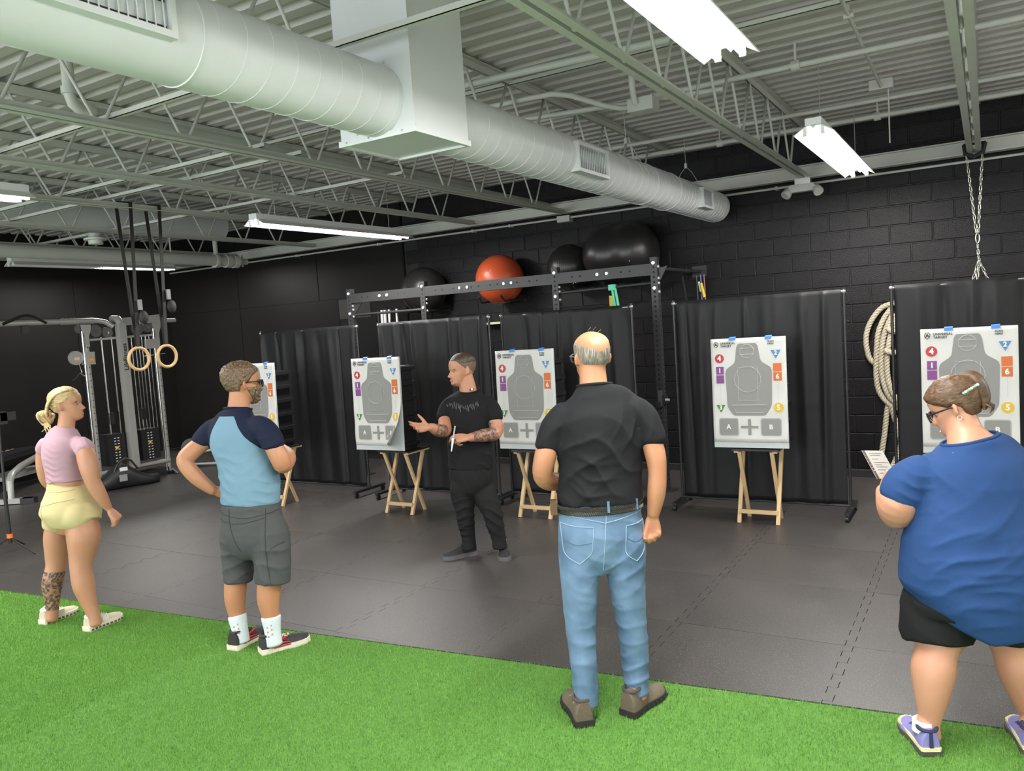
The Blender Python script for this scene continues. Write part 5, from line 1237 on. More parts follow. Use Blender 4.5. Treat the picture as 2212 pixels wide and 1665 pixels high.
for p_ in ((1.2166, -6.2918, 1.0248), (1.2753, -6.2569, 1.0203), (1.3927, -6.1871, 1.0112), (1.5102, -6.1172, 1.0022)):
    m = MB(); q = drape(bt, [p_], .002)
    if q: m.obox(q[0], .011, .005, .052, RT, AW, UP); m.build('belt_loop', M_den, je)
ph = MB().obox((1.1738, -6.2959, 1.0057), .03, .05, .065, RT, AW, UP).build('belt_pouch', mat('pouch_brown', (.10, .055, .025), .45), bm_)
M_grayhair = hair_mat('hair_grey', (.09, .075, .06), (.40, .36, .30))
def bald_mask(t, p, x, y):
    back = np.clip((np.abs(p) - 1.2) / 1.9, 0, 1); hi = .88 - .22 * back ** .8; lo = np.interp(np.abs(p), [0, 1.6, 1.9, 2.2, 3.15], [.5, .48, .42, .33, .31])
    return np.minimum(np.minimum((t - lo) * 7, (hi - t) * 3.2), (np.abs(p) - 1.05) * 3)
hair(bm_, hc, HH, hh, M_grayhair, bald_mask, .03, rough=.010, freq=11, edge=.75)
for k, p_ in enumerate(((1.2837, -6.0892, 1.7936), (1.2990, -6.0783, 1.8120), (1.3197, -6.0658, 1.8126), (1.3363, -6.0571, 1.7983))): MB().tube([Vector(p_) - UP * .016, p_, Vector(p_) + UP * .012 + RT * (.012 + .002 * k)], .0008, 4).build('hair_wisp', M_grayhair, bm_)
glasses(bm_, hc, HH, hh, col=(.10, .09, .08))
SHM = [mat('hiker_brown', (.13, .10, .07), .7, var=.25, vscale=25, bump=.3, bscale=60), mat('hiker_sole', (.018, .017, .016), .7), mat('hiker_collar', (.06, .05, .045), .8), mat('hiker_lace', (.2, .17, .12), .7)]
s1 = shoe(bm_, (1.308, -6.372, 0), -10, .30, SHM, 'hiking_shoe', .105, .10, .03, tread=SHM[1]); s2 = shoe(bm_, (1.447, -6.209, 0), 42, .30, SHM, 'hiking_shoe', .105, .10, .03, tread=SHM[1])

# ---- man in a raglan shirt and grey shorts
sm_ = thing('person', 'bearded man in light blue raglan shirt and grey shorts, hand on hip', 'person', (-.85, -6.2, 0))
org = ORG[sm_]; lat = heading(116)
torso = [((-0.9187, -6.2653, 0.6329), .165, .15), ((-0.9259, -6.2576, 0.7676), .185, .16), ((-0.9357, -6.2522, 0.8942), .178, .15), ((-0.9357, -6.2399, 1.0313), .186, .155), ((-0.9599, -6.2428, 1.1618), .18, .142), ((-0.9939, -6.2526, 1.2818), .188, .135), ((-0.9973, -6.2476, 1.3604), .196, .112), ((-0.9964, -6.2426, 1.4107), .15, .088), ((-0.9950, -6.2325, 1.4490), .088, .075), ((-0.9960, -6.2243, 1.4819), .068, .066)]
legL = [((-1.0299, -6.2673, 0.7048), .07, .08), ((-1.0559, -6.2877, 0.5198), .066, .07), ((-1.0675, -6.3040, 0.4159), .066, .07), ((-1.0745, -6.3185, 0.3004), .061, .065), ((-1.0665, -6.3226, 0.2007), .048, .05), ((-1.0409, -6.3288, 0.0897), .037, .042), ((-1.0369, -6.3307, 0.0414), .04, .045)]
legR = [((-0.8187, -6.2446, 0.7154), .07, .08), ((-0.7873, -6.2648, 0.5395), .07, .075), ((-0.7962, -6.2792, 0.4380), .07, .074), ((-0.8054, -6.2948, 0.3255), .066, .068), ((-0.7953, -6.2979, 0.2225), .05, .052), ((-0.7854, -6.3019, 0.1113), .039, .042), ((-0.7793, -6.3037, 0.0500), .04, .045)]
aL = [(-1.0985, -6.2656, 1.3164), (-1.1964, -6.3281, 1.2761), (-1.2495, -6.4006, 1.2157), (-1.2645, -6.4375, 1.1650), (-1.2099, -6.4020, 1.0636), (-1.1497, -6.3388, 0.9733)]; rL = [.048, .05, .054, .048, .046, .031]
aR = [(-0.8382, -6.2474, 1.3394), (-0.7418, -6.2412, 1.2843), (-0.6843, -6.2275, 1.1810), (-0.6846, -6.1978, 1.1229), (-0.7584, -6.0873, 1.1541), (-0.9181, -6.0157, 1.1957)]; rR = [.04, .05, .056, .052, .047, .034]
hc = (-0.9847, -6.1934, 1.6200); HH = .248; hh = 56
b = MB(); loft(b, torso, lat, grow=-.026); loft(b, [((-0.9966, -6.2276, 1.4483), .066, .064), ((-0.9944, -6.2135, 1.5260), .061, .062), ((-0.9899, -6.1988, 1.5952), .06, .064)], lat)
loft(b, legL, lat); loft(b, legR, lat); limb(b, aL, rL); limb(b, aR, rR); add_head(b, hc, HH, hh, -3)
hand(b, (-1.1497, -6.3388, 0.9733), RT * .9 - UP * .35 + AW * .3, AW + RT * .2, 1, .18, curl=(15, 20, 15)); hand(b, aR[-1], -RT * .7 + UP * .2 + AW * .4, -AW, 1, .18, curl=(35, 40, 30))
foot_in(b, legL, (-1.045, -6.395), 24); foot_in(b, legR, (-.836, -6.362), 56)
body = finish(voxel(b, .007, 2), 'body', SK_TAN, sm_, org)
M_lb = mat('raglan_light_blue', (.155, .27, .36), .85, spec=.2, var=.08, vscale=8, bump=.1, bscale=300); M_nv = mat('raglan_navy', (.010, .014, .034), .85, spec=.2, bump=.1, bscale=300)
c = MB(); loft(c, torso[2:-1] + [((-0.9963, -6.2294, 1.4656), .078, .073)], lat, grow=.005, round_ends=False); loft(c, [((-0.9359, -6.2530, 0.8859), .184, .156), ((-0.9345, -6.2452, 0.9641), .188, .158), ((-0.9397, -6.2383, 1.0763), .188, .156)], lat, round_ends=False)
limb(c, [(-1.0655, -6.2548, 1.3466), (-1.1352, -6.2724, 1.3571), (-1.1771, -6.2998, 1.3321), (-1.2108, -6.3359, 1.2856), (-1.2199, -6.3477, 1.2674)], [.05, .062, .066, .064, .062]); limb(c, [(-0.8997, -6.2479, 1.3556), (-0.8157, -6.2436, 1.3614), (-0.7606, -6.2369, 1.3276), (-0.7155, -6.2380, 1.2732), (-0.7066, -6.2352, 1.2453)], [.052, .066, .07, .068, .067])
me = voxel(c, .008, 12)
folds(me, [(.02, (.15, .1, 1), .06, (-0.7858, -6.3037, 1.0119), .2), (.011, (-.5, -.3, 1), .06, (-0.7366, -6.2622, 1.1442), .16), (.009, (.4, .2, 1), .07, (-0.9904, -6.3655, 1.0432), .14), (.004, (.5, .2, .8), .15, None, 1)], 8)
# navy sleeves: everything beyond the raglan seam lines (signed distance kept per point)
cs = coords(me); n0 = np.array((-0.9976, -6.2353, 1.4352)); la = np.array(lat); dz = n0[2] - cs[:, 2]; du = np.abs((cs - n0) @ la - .15 * np.clip(dz, 0, .4))
rag = np.where(dz < .22, du - (.052 + np.clip(dz, 0, .4) * .60), np.where(dz < .32, du - .2, -.05)); rag = np.maximum(rag, .006 - dz)
def raglan_mat():
    m = bpy.data.materials.new('raglan_two_tone'); m.use_nodes = True; nt = m.node_tree; b = nt.nodes['Principled BSDF']; b.inputs['Roughness'].default_value = .85; b.inputs['Specular IOR Level'].default_value = .2
    at = nt.nodes.new('ShaderNodeAttribute'); at.attribute_name = 'rag'; gt = nt.nodes.new('ShaderNodeMath'); gt.operation = 'GREATER_THAN'; gt.inputs[1].default_value = 0; nt.links.new(at.outputs['Fac'], gt.inputs[0])
    mx = nt.nodes.new('ShaderNodeMix'); mx.data_type = 'RGBA'; mx.inputs[6].default_value = (.155, .27, .36, 1); mx.inputs[7].default_value = (.010, .014, .034, 1); nt.links.new(gt.outputs[0], mx.inputs[0]); nt.links.new(mx.outputs[2], b.inputs['Base Color']); return m
sh_ = finish(me, 'raglan_shirt', raglan_mat(), sm_, org, {'rag': rag}); sh_['label'] = 'light blue shirt with navy raglan sleeves'
MB().tube([Vector((-0.9987, -6.2274, 1.4653)) + lat * (.081 * math.cos(a)) + heading(26) * (.076 * math.sin(a)) + UP * (-.014 * math.sin(a) - .002) for a in np.linspace(0, 2 * PI, 37)[:-1]], .007, 8, closed=True).build('neckband', M_nv, sh_, True)
M_sg = mat('shorts_grey', (.07, .073, .075), .8, spec=.2, var=.12, vscale=6, bump=.12, bscale=250)
c = MB(); loft(c, [((-0.9248, -6.2757, 0.5578), .05, .1), ((-0.9216, -6.2695, 0.6051), .14, .14), ((-0.9226, -6.2631, 0.6835), .188, .168), ((-0.9259, -6.2576, 0.7676), .192, .168), ((-0.9337, -6.2527, 0.8745), .184, .157), ((-0.9356, -6.2516, 0.8998), .182, .155)], lat, round_ends=False)
loft(c, [((-1.0021, -6.2635, 0.8212), .08, .09), ((-1.0413, -6.2683, 0.7042), .112, .122), ((-1.0530, -6.2834, 0.5479), .094, .105), ((-1.0516, -6.3017, 0.3995), .082, .092)], lat, round_ends=False); loft(c, [((-0.8532, -6.2438, 0.8262), .08, .09), ((-0.8014, -6.2457, 0.7171), .112, .12), ((-0.7820, -6.2592, 0.5667), .108, .112), ((-0.7822, -6.2724, 0.4203), .105, .105)], lat, round_ends=False)
me = voxel(c, .008, 16)
folds(me, [(.022, (.3, .2, 1), .09, (-0.7926, -6.3417, 0.6315), .16), (.02, (-.4, -.2, 1), .08, (-0.9272, -6.3672, 0.5983), .16), (.018, (1, .5, .3), .1, (-0.7243, -6.3108, 0.5174), .14), (.006, (.2, .1, 1), .05, (-0.8351, -6.3451, 0.8797), .14)], 4)
so_ = finish(me, 'shorts', M_sg, sm_, org)
bpy.context.view_layer.update()
def stitch2(obj, pts, nm, mt, r=.0018):
    q = drape(obj, catmull(pts, 8))
    if len(q) > 2: MB().tube(q, r, 5).build(nm, mt, obj, True)
M_sd = mat('shorts_seam', (.03, .03, .032), .8)
stitch2(so_, [(-0.9934, -6.3221, 0.8927), (-0.9834, -6.3261, 0.7807), (-0.9308, -6.3073, 0.6377)], 'seam', M_sd); stitch2(so_, [(-0.9734, -6.3179, 0.8050), (-0.9038, -6.2758, 0.8079), (-0.8101, -6.2176, 0.8285)], 'pocket_seam', M_sd); stitch2(so_, [(-1.0642, -6.3714, 0.8175), (-1.0308, -6.3521, 0.8094), (-0.9996, -6.3333, 0.8098)], 'pocket_seam', M_sd); stitch2(so_, [(-0.7797, -6.2154, 0.6483), (-0.7459, -6.1936, 0.6651), (-0.7218, -6.1785, 0.6716)], 'pocket_seam', M_sd); stitch2(so_, [(-0.8092, -6.2126, 0.8784), (-0.8026, -6.2236, 0.7112), (-0.7955, -6.2317, 0.5717), (-0.7790, -6.2356, 0.4176)], 'seam', M_sd); stitch2(so_, [(-1.0634, -6.3670, 0.8619), (-0.9153, -6.2802, 0.8366), (-0.7617, -6.1864, 0.8525)], 'seam', M_sd)
M_bh = hair_mat('hair_brown', (.06, .036, .02), (.21, .13, .07), sc=(45, 45, 25))
def full_mask(t, p, x, y):
    lo = np.interp(np.abs(p), [0, .7, 1.1, 1.35, 1.6, 1.85, 2.1, 3.15], [.76, .74, .66, .5, .44, .42, .29, .27]); return (t - lo) * 5
hair(sm_, hc, HH, hh, M_bh, full_mask, .055, -3, rough=.022, freq=10, flow='n')
def beard_mask(t, p, x, y):
    ap = np.abs(p); return np.minimum(np.minimum((.34 - t + .06 * (ap > .7)) * 7, (1.55 - ap) * 4), np.where((ap < .35) & (t > .17) & (t < .24), -1, 1))
hair(sm_, hc, HH, hh, hair_mat('beard_brown', (.05, .03, .018), (.22, .15, .09)), beard_mask, .05, -3, rough=.03, freq=9, name='beard', flow='n')
glasses(sm_, hc, HH, hh, -3); eyes(sm_, hc, HH, hh, -3)
M_sock = mat('sock_pale_blue', (.62, .70, .74), .9, bump=.4, bscale=220)
for lg, nm in ((legL, 'L'), (legR, 'R')):
    m = MB(); p1 = Vector(lg[4][0]); p2 = Vector(lg[5][0]); p3 = Vector(lg[6][0]); loft(m, [(p1 + (p1 - p2) * .0, lg[4][1] + .002, lg[4][2] + .002), (p1 + (p2 - p1) * .12, lg[4][1] + .006, lg[4][2] + .006), (p1 + (p2 - p1) * .6, .049, .051), (p2, .045, .05), (p3, .046, .052)], lat, round_ends=False); so = m.build('sock', M_sock, sm_, True, ang=0)
    for k in range(6):
        q = p1 + (p2 - p1) * (.35 + .12 * k); MB().obox(q - AW * .05 + RT * (.012 * (-1) ** k), .008, .006, .01, RT, AW, UP).build('sock_dot', mat('sock_print', (.55, .25, .2), .8), so)
SHM = [mat('runner_black', (.025, .023, .025), .7, var=.3, vscale=30, bump=.3, bscale=120), mat('runner_sole', (.70, .64, .52), .6), mat('runner_collar', (.03, .028, .03), .8), mat('runner_lace', (.012, .012, .012), .7)]
M_red = mat('runner_red', (.5, .03, .04), .5)
for hp, hd, pre in (((-1.045, -6.395, 0), 24, 0), ((-.836, -6.362, 0), 56, 1)):
    s = shoe(sm_, hp, hd, .295, SHM, 'running_shoe', .1, .085, .032)
    f = heading(hd); sd = Vector((f.y, -f.x, 0)); o = Vector(hp)
    m = MB(); pp = [o + f * x + sd * (.044 + .004 * w_) + UP * z for x, z, w_ in ((.05, .05, 0), (.11, .058, 0), (.17, .05, 1), (.12, .075, -1.4), (.16, .085, -3), (.06, .062, 0))]
    m.tube(pp, .006, 6); m.build('red_flash', M_red, s, True); MB().bar(o + f * .02 - UP * -.036 + sd * .04, o + f * .17 + sd * .05 + UP * .036, .004, .008).build('red_line', M_red, s)
    if pre: text_mesh('FILA', .024, 'shoe_mark', mat('runner_sole'), s, ORG[s], f, UP, tuple(o + f * .145 + sd * .037 + UP * .096), ext=.0015, bold=.0006)

# ---- young woman with a braid, profile to the right
gm_ = thing('person', 'young woman with blonde braid, pink crop top and pale yellow shorts', 'person', (-2.45, -6.45, 0))
org = ORG[gm_]; lat = heading(128)
torso = [((-2.4847, -6.4868, 0.7062), .16, .15), ((-2.4752, -6.4744, 0.7810), .20, .182), ((-2.4844, -6.4715, 0.8762), .182, .16), ((-2.4962, -6.4695, 0.9779), .128, .112), ((-2.5053, -6.4662, 1.0762), .132, .112), ((-2.5117, -6.4616, 1.1711), .15, .12), ((-2.5104, -6.4543, 1.2435), .162, .115), ((-2.5040, -6.4451, 1.3028), .155, .095), ((-2.4979, -6.4381, 1.3401), .105, .075), ((-2.4968, -6.4289, 1.3707), .062, .058), ((-2.4955, -6.4178, 1.4202), .052, .052)]
legL = [((-2.6038, -6.4850, 0.7426), .07, .08), ((-2.6372, -6.4939, 0.6054), .083, .088), ((-2.6551, -6.5045, 0.4757), .069, .073), ((-2.6592, -6.5139, 0.3992), .062, .066), ((-2.6833, -6.5385, 0.2858), .066, .068), ((-2.6851, -6.5487, 0.1835), .048, .05), ((-2.6841, -6.5567, 0.0874), .034, .037), ((-2.6905, -6.5650, 0.0367), .036, .04)]
legR = [((-2.3695, -6.4700, 0.7741), .08, .09), ((-2.3238, -6.4891, 0.6455), .105, .108), ((-2.3270, -6.5143, 0.5156), .08, .083), ((-2.3241, -6.5317, 0.4321), .066, .07), ((-2.3102, -6.5340, 0.3136), .067, .07), ((-2.2855, -6.5286, 0.2066), .05, .052), ((-2.2528, -6.5186, 0.0990), .035, .038), ((-2.2457, -6.5188, 0.0490), .036, .04)]
aL = [(-2.7203, -6.4623, 1.2566), (-2.7580, -6.4582, 1.1636), (-2.7745, -6.4536, 1.0638), (-2.7869, -6.4337, 0.9768), (-2.8491, -6.3358, 0.9200), (-2.8567, -6.2469, 0.9181)]; rL = [.045, .052, .053, .045, .042, .027]
aR = [(-2.2960, -6.4408, 1.2614), (-2.2498, -6.4556, 1.1774), (-2.2231, -6.4592, 1.0885), (-2.2086, -6.4571, 1.0137), (-2.1993, -6.4248, 0.9196), (-2.1980, -6.3753, 0.8104)]; rR = [.046, .062, .06, .049, .045, .026]
hc = (-2.5063, -6.4037, 1.5206); HH = .236; hh = 84
b = MB(); loft(b, torso, lat, grow=-.007); loft(b, [((-2.4948, -6.4346, 1.3588), .056, .055), ((-2.4954, -6.4172, 1.4265), .051, .053), ((-2.4964, -6.4062, 1.4921), .051, .056)], lat)
loft(b, legL, lat); loft(b, legR, lat); limb(b, aL, rL); limb(b, aR, rR); add_head(b, hc, HH, hh, 2, male=False)
loft(b, [((-2.4822, -6.5440, 0.8354), .07, .08), ((-2.4652, -6.5509, 0.7746), .085, .095), ((-2.4806, -6.5411, 0.7266), .07, .08)], lat); loft(b, [((-2.3508, -6.5002, 0.8333), .075, .085), ((-2.3367, -6.5089, 0.7731), .09, .10), ((-2.3420, -6.5044, 0.7274), .075, .085)], lat)
hand(b, (-2.1928, -6.3731, 0.8006), RT * .55 - UP * .75 + AW * .1, -RT * .7 - UP * .5 + AW * .35, -1, .172, fing=[(35, 55, 40), (45, 60, 40), (52, 62, 40), (60, 60, 40)], spread=4, thumb=(12, 40)); hand(b, aL[-1], RT, -UP, 1, .165)
foot_in(b, legL, (-2.738, -6.605), 24, .036, .062); foot_in(b, legR, (-2.284, -6.562), 26, .036, .062)
me = voxel(b, .0065, 2)
ink = ink_on(me, [((-2.6679, -6.5213, 0.3743), (-2.6837, -6.5547, 0.1066), .1)])
body = finish(me, 'body', SK_INKF, gm_, org, {'ink': ink})
M_pk = mat('top_dusty_pink', (.42, .265, .315), .8, spec=.2, var=.06, vscale=8, bump=.1, bscale=260)
c = MB(); loft(c, [((-2.4985, -6.4692, 0.9969), .135, .12), ((-2.5028, -6.4661, 1.0603), .137, .118), ((-2.5117, -6.4616, 1.1711), .157, .127), ((-2.5104, -6.4543, 1.2435), .168, .121), ((-2.5040, -6.4451, 1.3028), .161, .101), ((-2.4979, -6.4381, 1.3401), .112, .082), ((-2.4949, -6.4304, 1.3677), .07, .065)], lat, round_ends=False)
limb(c, [(-2.4293, -6.4407, 1.2429), (-2.3575, -6.4433, 1.2543), (-2.2991, -6.4445, 1.2400), (-2.2615, -6.4480, 1.2102)], [.045, .055, .063, .066]); limb(c, [(-2.5867, -6.4651, 1.2436), (-2.6569, -6.4599, 1.2510), (-2.7151, -6.4610, 1.2370), (-2.7443, -6.4578, 1.2065)], [.045, .053, .058, .06])
me = voxel(c, .007, 14)
folds(me, [(.014, (.1, .05, 1), .04, (-2.4066, -6.5272, 1.0382), .16), (.010, (.8, .5, .5), .05, (-2.2738, -6.4860, 1.2599), .09), (.003, (.3, .2, 1), .1, None, 1)], 6)
finish(me, 'crop_top', M_pk, gm_, org)
M_ye = mat('shorts_pale_yellow', (.52, .44, .225), .75, spec=.25, bump=.08, bscale=260)
c = MB(); loft(c, [((-2.4848, -6.4875, 0.6999), .165, .15), ((-2.4752, -6.4744, 0.7810), .207, .19), ((-2.4844, -6.4715, 0.8762), .189, .167), ((-2.4964, -6.4707, 0.9653), .137, .12), ((-2.4960, -6.4685, 0.9873), .135, .118)], lat, round_ends=False)
loft(c, [((-2.4822, -6.5440, 0.8354), .077, .087), ((-2.4652, -6.5509, 0.7746), .092, .102), ((-2.4934, -6.5375, 0.7215), .077, .087)], lat); loft(c, [((-2.3508, -6.5002, 0.8333), .082, .092), ((-2.3367, -6.5089, 0.7731), .097, .107), ((-2.3392, -6.5025, 0.7303), .08, .092)], lat)
loft(c, [((-2.5870, -6.4799, 0.8172), .07, .08), ((-2.6141, -6.4845, 0.7516), .091, .1), ((-2.6311, -6.4903, 0.6703), .09, .095)], lat, round_ends=False); loft(c, [((-2.3937, -6.4640, 0.8733), .07, .08), ((-2.3487, -6.4674, 0.7940), .1, .108), ((-2.3271, -6.4773, 0.7343), .108, .112)], lat, round_ends=False)
me = voxel(c, .007, 20); ys = finish(me, 'shorts', M_ye, gm_, org); bpy.context.view_layer.update()
M_ysm = mat('yellow_seam', (.42, .36, .18), .8)
stitch2(ys, [(-2.6441, -6.5653, 0.9011), (-2.5823, -6.5314, 0.8649), (-2.4815, -6.4686, 0.8886), (-2.3863, -6.4103, 0.9001)], 'yoke_seam', M_ysm, .0014); stitch2(ys, [(-2.5823, -6.5314, 0.8649), (-2.5672, -6.5283, 0.7976), (-2.5119, -6.5033, 0.7051)], 'centre_seam', M_ysm, .0016); stitch2(ys, [(-2.6049, -6.5355, 0.9705), (-2.5075, -6.4787, 0.9504), (-2.3988, -6.4127, 0.9577)], 'waist_seam', M_ysm, .0014)
M_bl = hair_mat('hair_blonde', (.30, .20, .09), (.72, .55, .28), sc=(30, 30, 55)); M_bld = hair_mat('hair_blonde_dark', (.16, .10, .05), (.34, .23, .11))
def girl_mask(t, p, x, y):
    lo = np.interp(np.abs(p), [0, .5, .95, 1.3, 1.55, 1.75, 2.0, 2.25, 3.15], [.82, .80, .70, .58, .52, .52, .44, .28, .26]); return (t - lo) * 5
hair(gm_, hc, HH, hh, M_bl, girl_mask, .045, 2, rough=.012, freq=8, male=False, flow='h')
r, f, u = head_frame(hh, 2); C0 = Vector(hc)
# dutch braid running from the parting over the side of the head to the bun
path = catmull([C0 + (r * .12 + f * .26 + u * .40) * HH, C0 + (r * .24 + f * .08 + u * .40) * HH, C0 + (r * .31 - f * .16 + u * .30) * HH, C0 + (r * .31 - f * .34 + u * .10) * HH, C0 + (r * .25 - f * .45 - u * .12) * HH, C0 + (r * .16 - f * .50 - u * .26) * HH], 10)
MB().tube([Vector(q) for q in path], .011, 8).build('braid_core', M_bld, gm_, True)
for i in range(2, len(path) - 2, 2):
    d = Vector(path[i + 1] - path[i - 1]).normalized(); nrm = (Vector(path[i]) - C0).normalized(); s_ = d.cross(nrm)
    for sg in (-1, 1):
        q = Vector(path[i]) + nrm * .006 + s_ * sg * .006
        MB().tube([q - d * .012 + s_ * sg * .01, q, q + d * .012 - s_ * sg * .004], [.004, .0085, .004], 8).build('braid_strand', M_bl, gm_, True)
bc = Vector((-2.6331, -6.4870, 1.4419))
bn_ = MB().ball(bc, .046, 20, 14, (1, 1, .95)).build('bun', M_bld, gm_, True)
rr_ = random.Random(3)
for k in range(9):
    a = rr_.uniform(0, 6.28); tl = rr_.uniform(-.9, .9); ax = Vector((math.cos(a), math.sin(a), tl)).normalized(); X, Y, _ = frame(ax); o = bc + ax * rr_.uniform(.0, .022)
    MB().tube([o + (X * math.cos(q) + Y * math.sin(q)) * (.042 + .006 * math.sin(3 * q)) for q in np.linspace(0, 5.2, 18)], [.003] + [.0105] * 16 + [.003], 8).build('bun_coil', M_bl, bn_, True)
for k, (du, dv) in enumerate(((2, 30), (8, 34), (14, 22), (-4, 18), (4, 26))):
    MB().tube([(-2.6131, -6.5002, 1.4214), (Vector((-2.5989, -6.5182, 1.3859)) + RT * .01 * k), (-2.6137, -6.5034, 1.3900) if k == 9 else Vector((-2.5986, -6.5167, 1.4015)) + RT * (.006 * du) - UP * (.003 * dv)], [.006, .005, .002], 6).build('loose_strand', M_bl, gm_, True)
eyes(gm_, hc, HH, hh, 2, iris=(.12, .2, .25))
lp = C0 + (f * .395 - u * .297) * HH
for dz, rr in ((.012, .010), (-.014, .012)): MB().ball(lp + u * dz * HH * 1.6, 1, 12, 8, (.011, .011, .38 * rr)).build('lip', mat('lip_pink', (.48, .17, .15), .45), gm_, True)
SHM = [mat('trainer_cream', (.60, .52, .40), .75, var=.1, vscale=30), mat('trainer_sole', (.74, .68, .55), .6), mat('trainer_white', (.72, .72, .70), .75), mat('trainer_lace', (.75, .72, .65), .8)]
M_pod = mat('pod_dark', (.09, .075, .07), .7)
for hp, hd in (((-2.738, -6.605, 0), 24), ((-2.284, -6.562, 0), 26)):
    s = shoe(gm_, hp, hd, .262, SHM, 'trainer', .088, .072, .034, tread=M_pod)
    f_ = heading(hd); sd = Vector((f_.y, -f_.x, 0)); MB().bar(Vector(hp) + f_ * .005 + sd * .037 + UP * .046, Vector(hp) + f_ * .07 + sd * .041 + UP * .044, .004, .012).build('heel_stripe', M_pod, s); MB().obox(Vector(hp) + f_ * .12 + sd * .036 + UP * .062, .05, .005, .03, f_, sd, UP).build('side_panel', SHM[2], s)
q_ = Vector((-2.738, -6.605, 0)) + heading(24) * .062; m = MB(); loft(m, [(q_ + UP * .118 - heading(24) * .004, .0385, .0385), (q_ + UP * .07, .04, .04)], lat, round_ends=False); m.build('ankle_sock', SHM[2], gm_, True)

# ---- instructor in black, facing the group
im_ = thing('person', 'instructor in black T-shirt and trousers with tattooed forearms, talking', 'person', (-.62, -4.1, 0))
org = ORG[im_]; lat = heading(-64)
torso = [((-0.6925, -4.2290, 0.5495), .165, .14), ((-0.6971, -4.2223, 0.6545), .182, .145), ((-0.7009, -4.2112, 0.8043), .182, .14), ((-0.7050, -4.2020, 0.9355), .185, .14), ((-0.7117, -4.1909, 1.1042), .195, .138), ((-0.7132, -4.1832, 1.2015), .2, .126), ((-0.7087, -4.1745, 1.2685), .195, .105), ((-0.7047, -4.1681, 1.3130), .14, .085), ((-0.7013, -4.1689, 1.3470), .085, .075), ((-0.7011, -4.1716, 1.3812), .068, .068)]
legL = [((-0.7597, -4.2669, 0.5771), .094, .11), ((-0.7580, -4.2736, 0.4910), .092, .10), ((-0.7412, -4.2834, 0.3990), .074, .08), ((-0.7392, -4.2807, 0.2840), .066, .074), ((-0.7364, -4.2662, 0.1655), .053, .058), ((-0.7312, -4.2699, 0.0901), .045, .05)]
legR = [((-0.6246, -4.1865, 0.5667), .094, .11), ((-0.5809, -4.2030, 0.4813), .094, .10), ((-0.5249, -4.2134, 0.3810), .078, .084), ((-0.5047, -4.2116, 0.2646), .068, .074), ((-0.4893, -4.1993, 0.1678), .055, .06), ((-0.4809, -4.2003, 0.1004), .045, .05)]
aR = [(-0.8083, -4.2166, 1.2060), (-0.8589, -4.2745, 1.1604), (-0.8434, -4.3277, 1.1150), (-0.8120, -4.3728, 1.0544), (-0.8091, -4.4747, 1.0734), (-0.8196, -4.5595, 1.1113)]; rr1 = [.05, .052, .054, .051, .05, .031]
aL = [(-0.6055, -4.1416, 1.2036), (-0.5114, -4.1372, 1.1428), (-0.4795, -4.1470, 1.0807), (-0.4702, -4.1712, 1.0096), (-0.4921, -4.3013, 1.0107), (-0.5361, -4.4445, 1.0141)]; rl1 = [.052, .056, .06, .056, .052, .032]
hc = (-0.7461, -4.1740, 1.5255); HH = .262; hh = -118
b = MB(); loft(b, torso, lat, grow=-.026); loft(b, [((-0.7043, -4.1659, 1.3354), .07, .07), ((-0.7129, -4.1657, 1.3959), .067, .068), ((-0.7277, -4.1678, 1.4718), .062, .066)], lat)
loft(b, legL, lat, grow=-.024); loft(b, legR, lat, grow=-.024); limb(b, aR, rr1); limb(b, aL, rl1); add_head(b, hc, HH, hh, -3)
hand(b, (-0.8196, -4.5595, 1.1113), -RT * .95 + UP * .02 - AW * .25, -AW * .85 + UP * .45 + RT * .2, 1, .195, fing=[(12, 18, 12), (22, 28, 18), (35, 38, 25), (42, 45, 30)], spread=5, thumb=(62, 5), thumb_up=.1)
hand(b, (-0.5361, -4.4445, 1.0141), -RT * .97 + UP * .05 - AW * .2, AW * .75 - UP * .65, -1, .195, fing=[(28, 30, 20), (30, 32, 22), (62, 65, 40), (70, 70, 40)], spread=4, thumb=(20, 25))
foot_in(b, legL, (-.745, -4.172), -116); foot_in(b, legR, (-.556, -4.045), 176)
me = voxel(b, .0065, 2)
ink = ink_on(me, [((-0.8101, -4.4060, 1.0631), (-0.8130, -4.5219, 1.0949), .062), ((-0.4721, -4.1951, 1.0169), (-0.5293, -4.4286, 1.0154), .085)])
finish(me, 'body', SK_INK, im_, org, {'ink': ink})
M_bt = mat('tee_washed_black', (.010, .010, .011), .8, spec=.18, var=.2, vscale=6, bump=.15, bscale=300)
c = MB(); loft(c, torso[3:-2] + [((-0.7013, -4.1685, 1.3507), .083, .078)], lat, grow=.006, round_ends=False); loft(c, [((-0.7024, -4.2198, 0.7185), .19, .15), ((-0.7009, -4.2112, 0.8043), .19, .148), ((-0.7047, -4.2001, 0.9542), .193, .147)], lat, round_ends=False)
limb(c, [(-0.7824, -4.2088, 1.2503), (-0.8269, -4.2236, 1.2524), (-0.8568, -4.2499, 1.2254), (-0.8684, -4.2791, 1.1724), (-0.8604, -4.3005, 1.1413)], [.055, .066, .07, .07, .068]); limb(c, [(-0.6295, -4.1403, 1.2488), (-0.5854, -4.1254, 1.2505), (-0.5368, -4.1226, 1.2160), (-0.5016, -4.1301, 1.1569), (-0.4937, -4.1406, 1.1171)], [.055, .066, .073, .074, .073])
me = voxel(c, .0075, 12); folds(me, [(.018, (.5, .3, .8), .09, (-0.6319, -4.2837, 0.8381), .2), (.009, (-.5, -.3, .8), .08, (-0.7392, -4.3295, 1.0488), .16), (.004, (.4, .2, .9), .14, None, 1)], 9)
ts = finish(me, 'tshirt', M_bt, im_, org); bpy.context.view_layer.update()
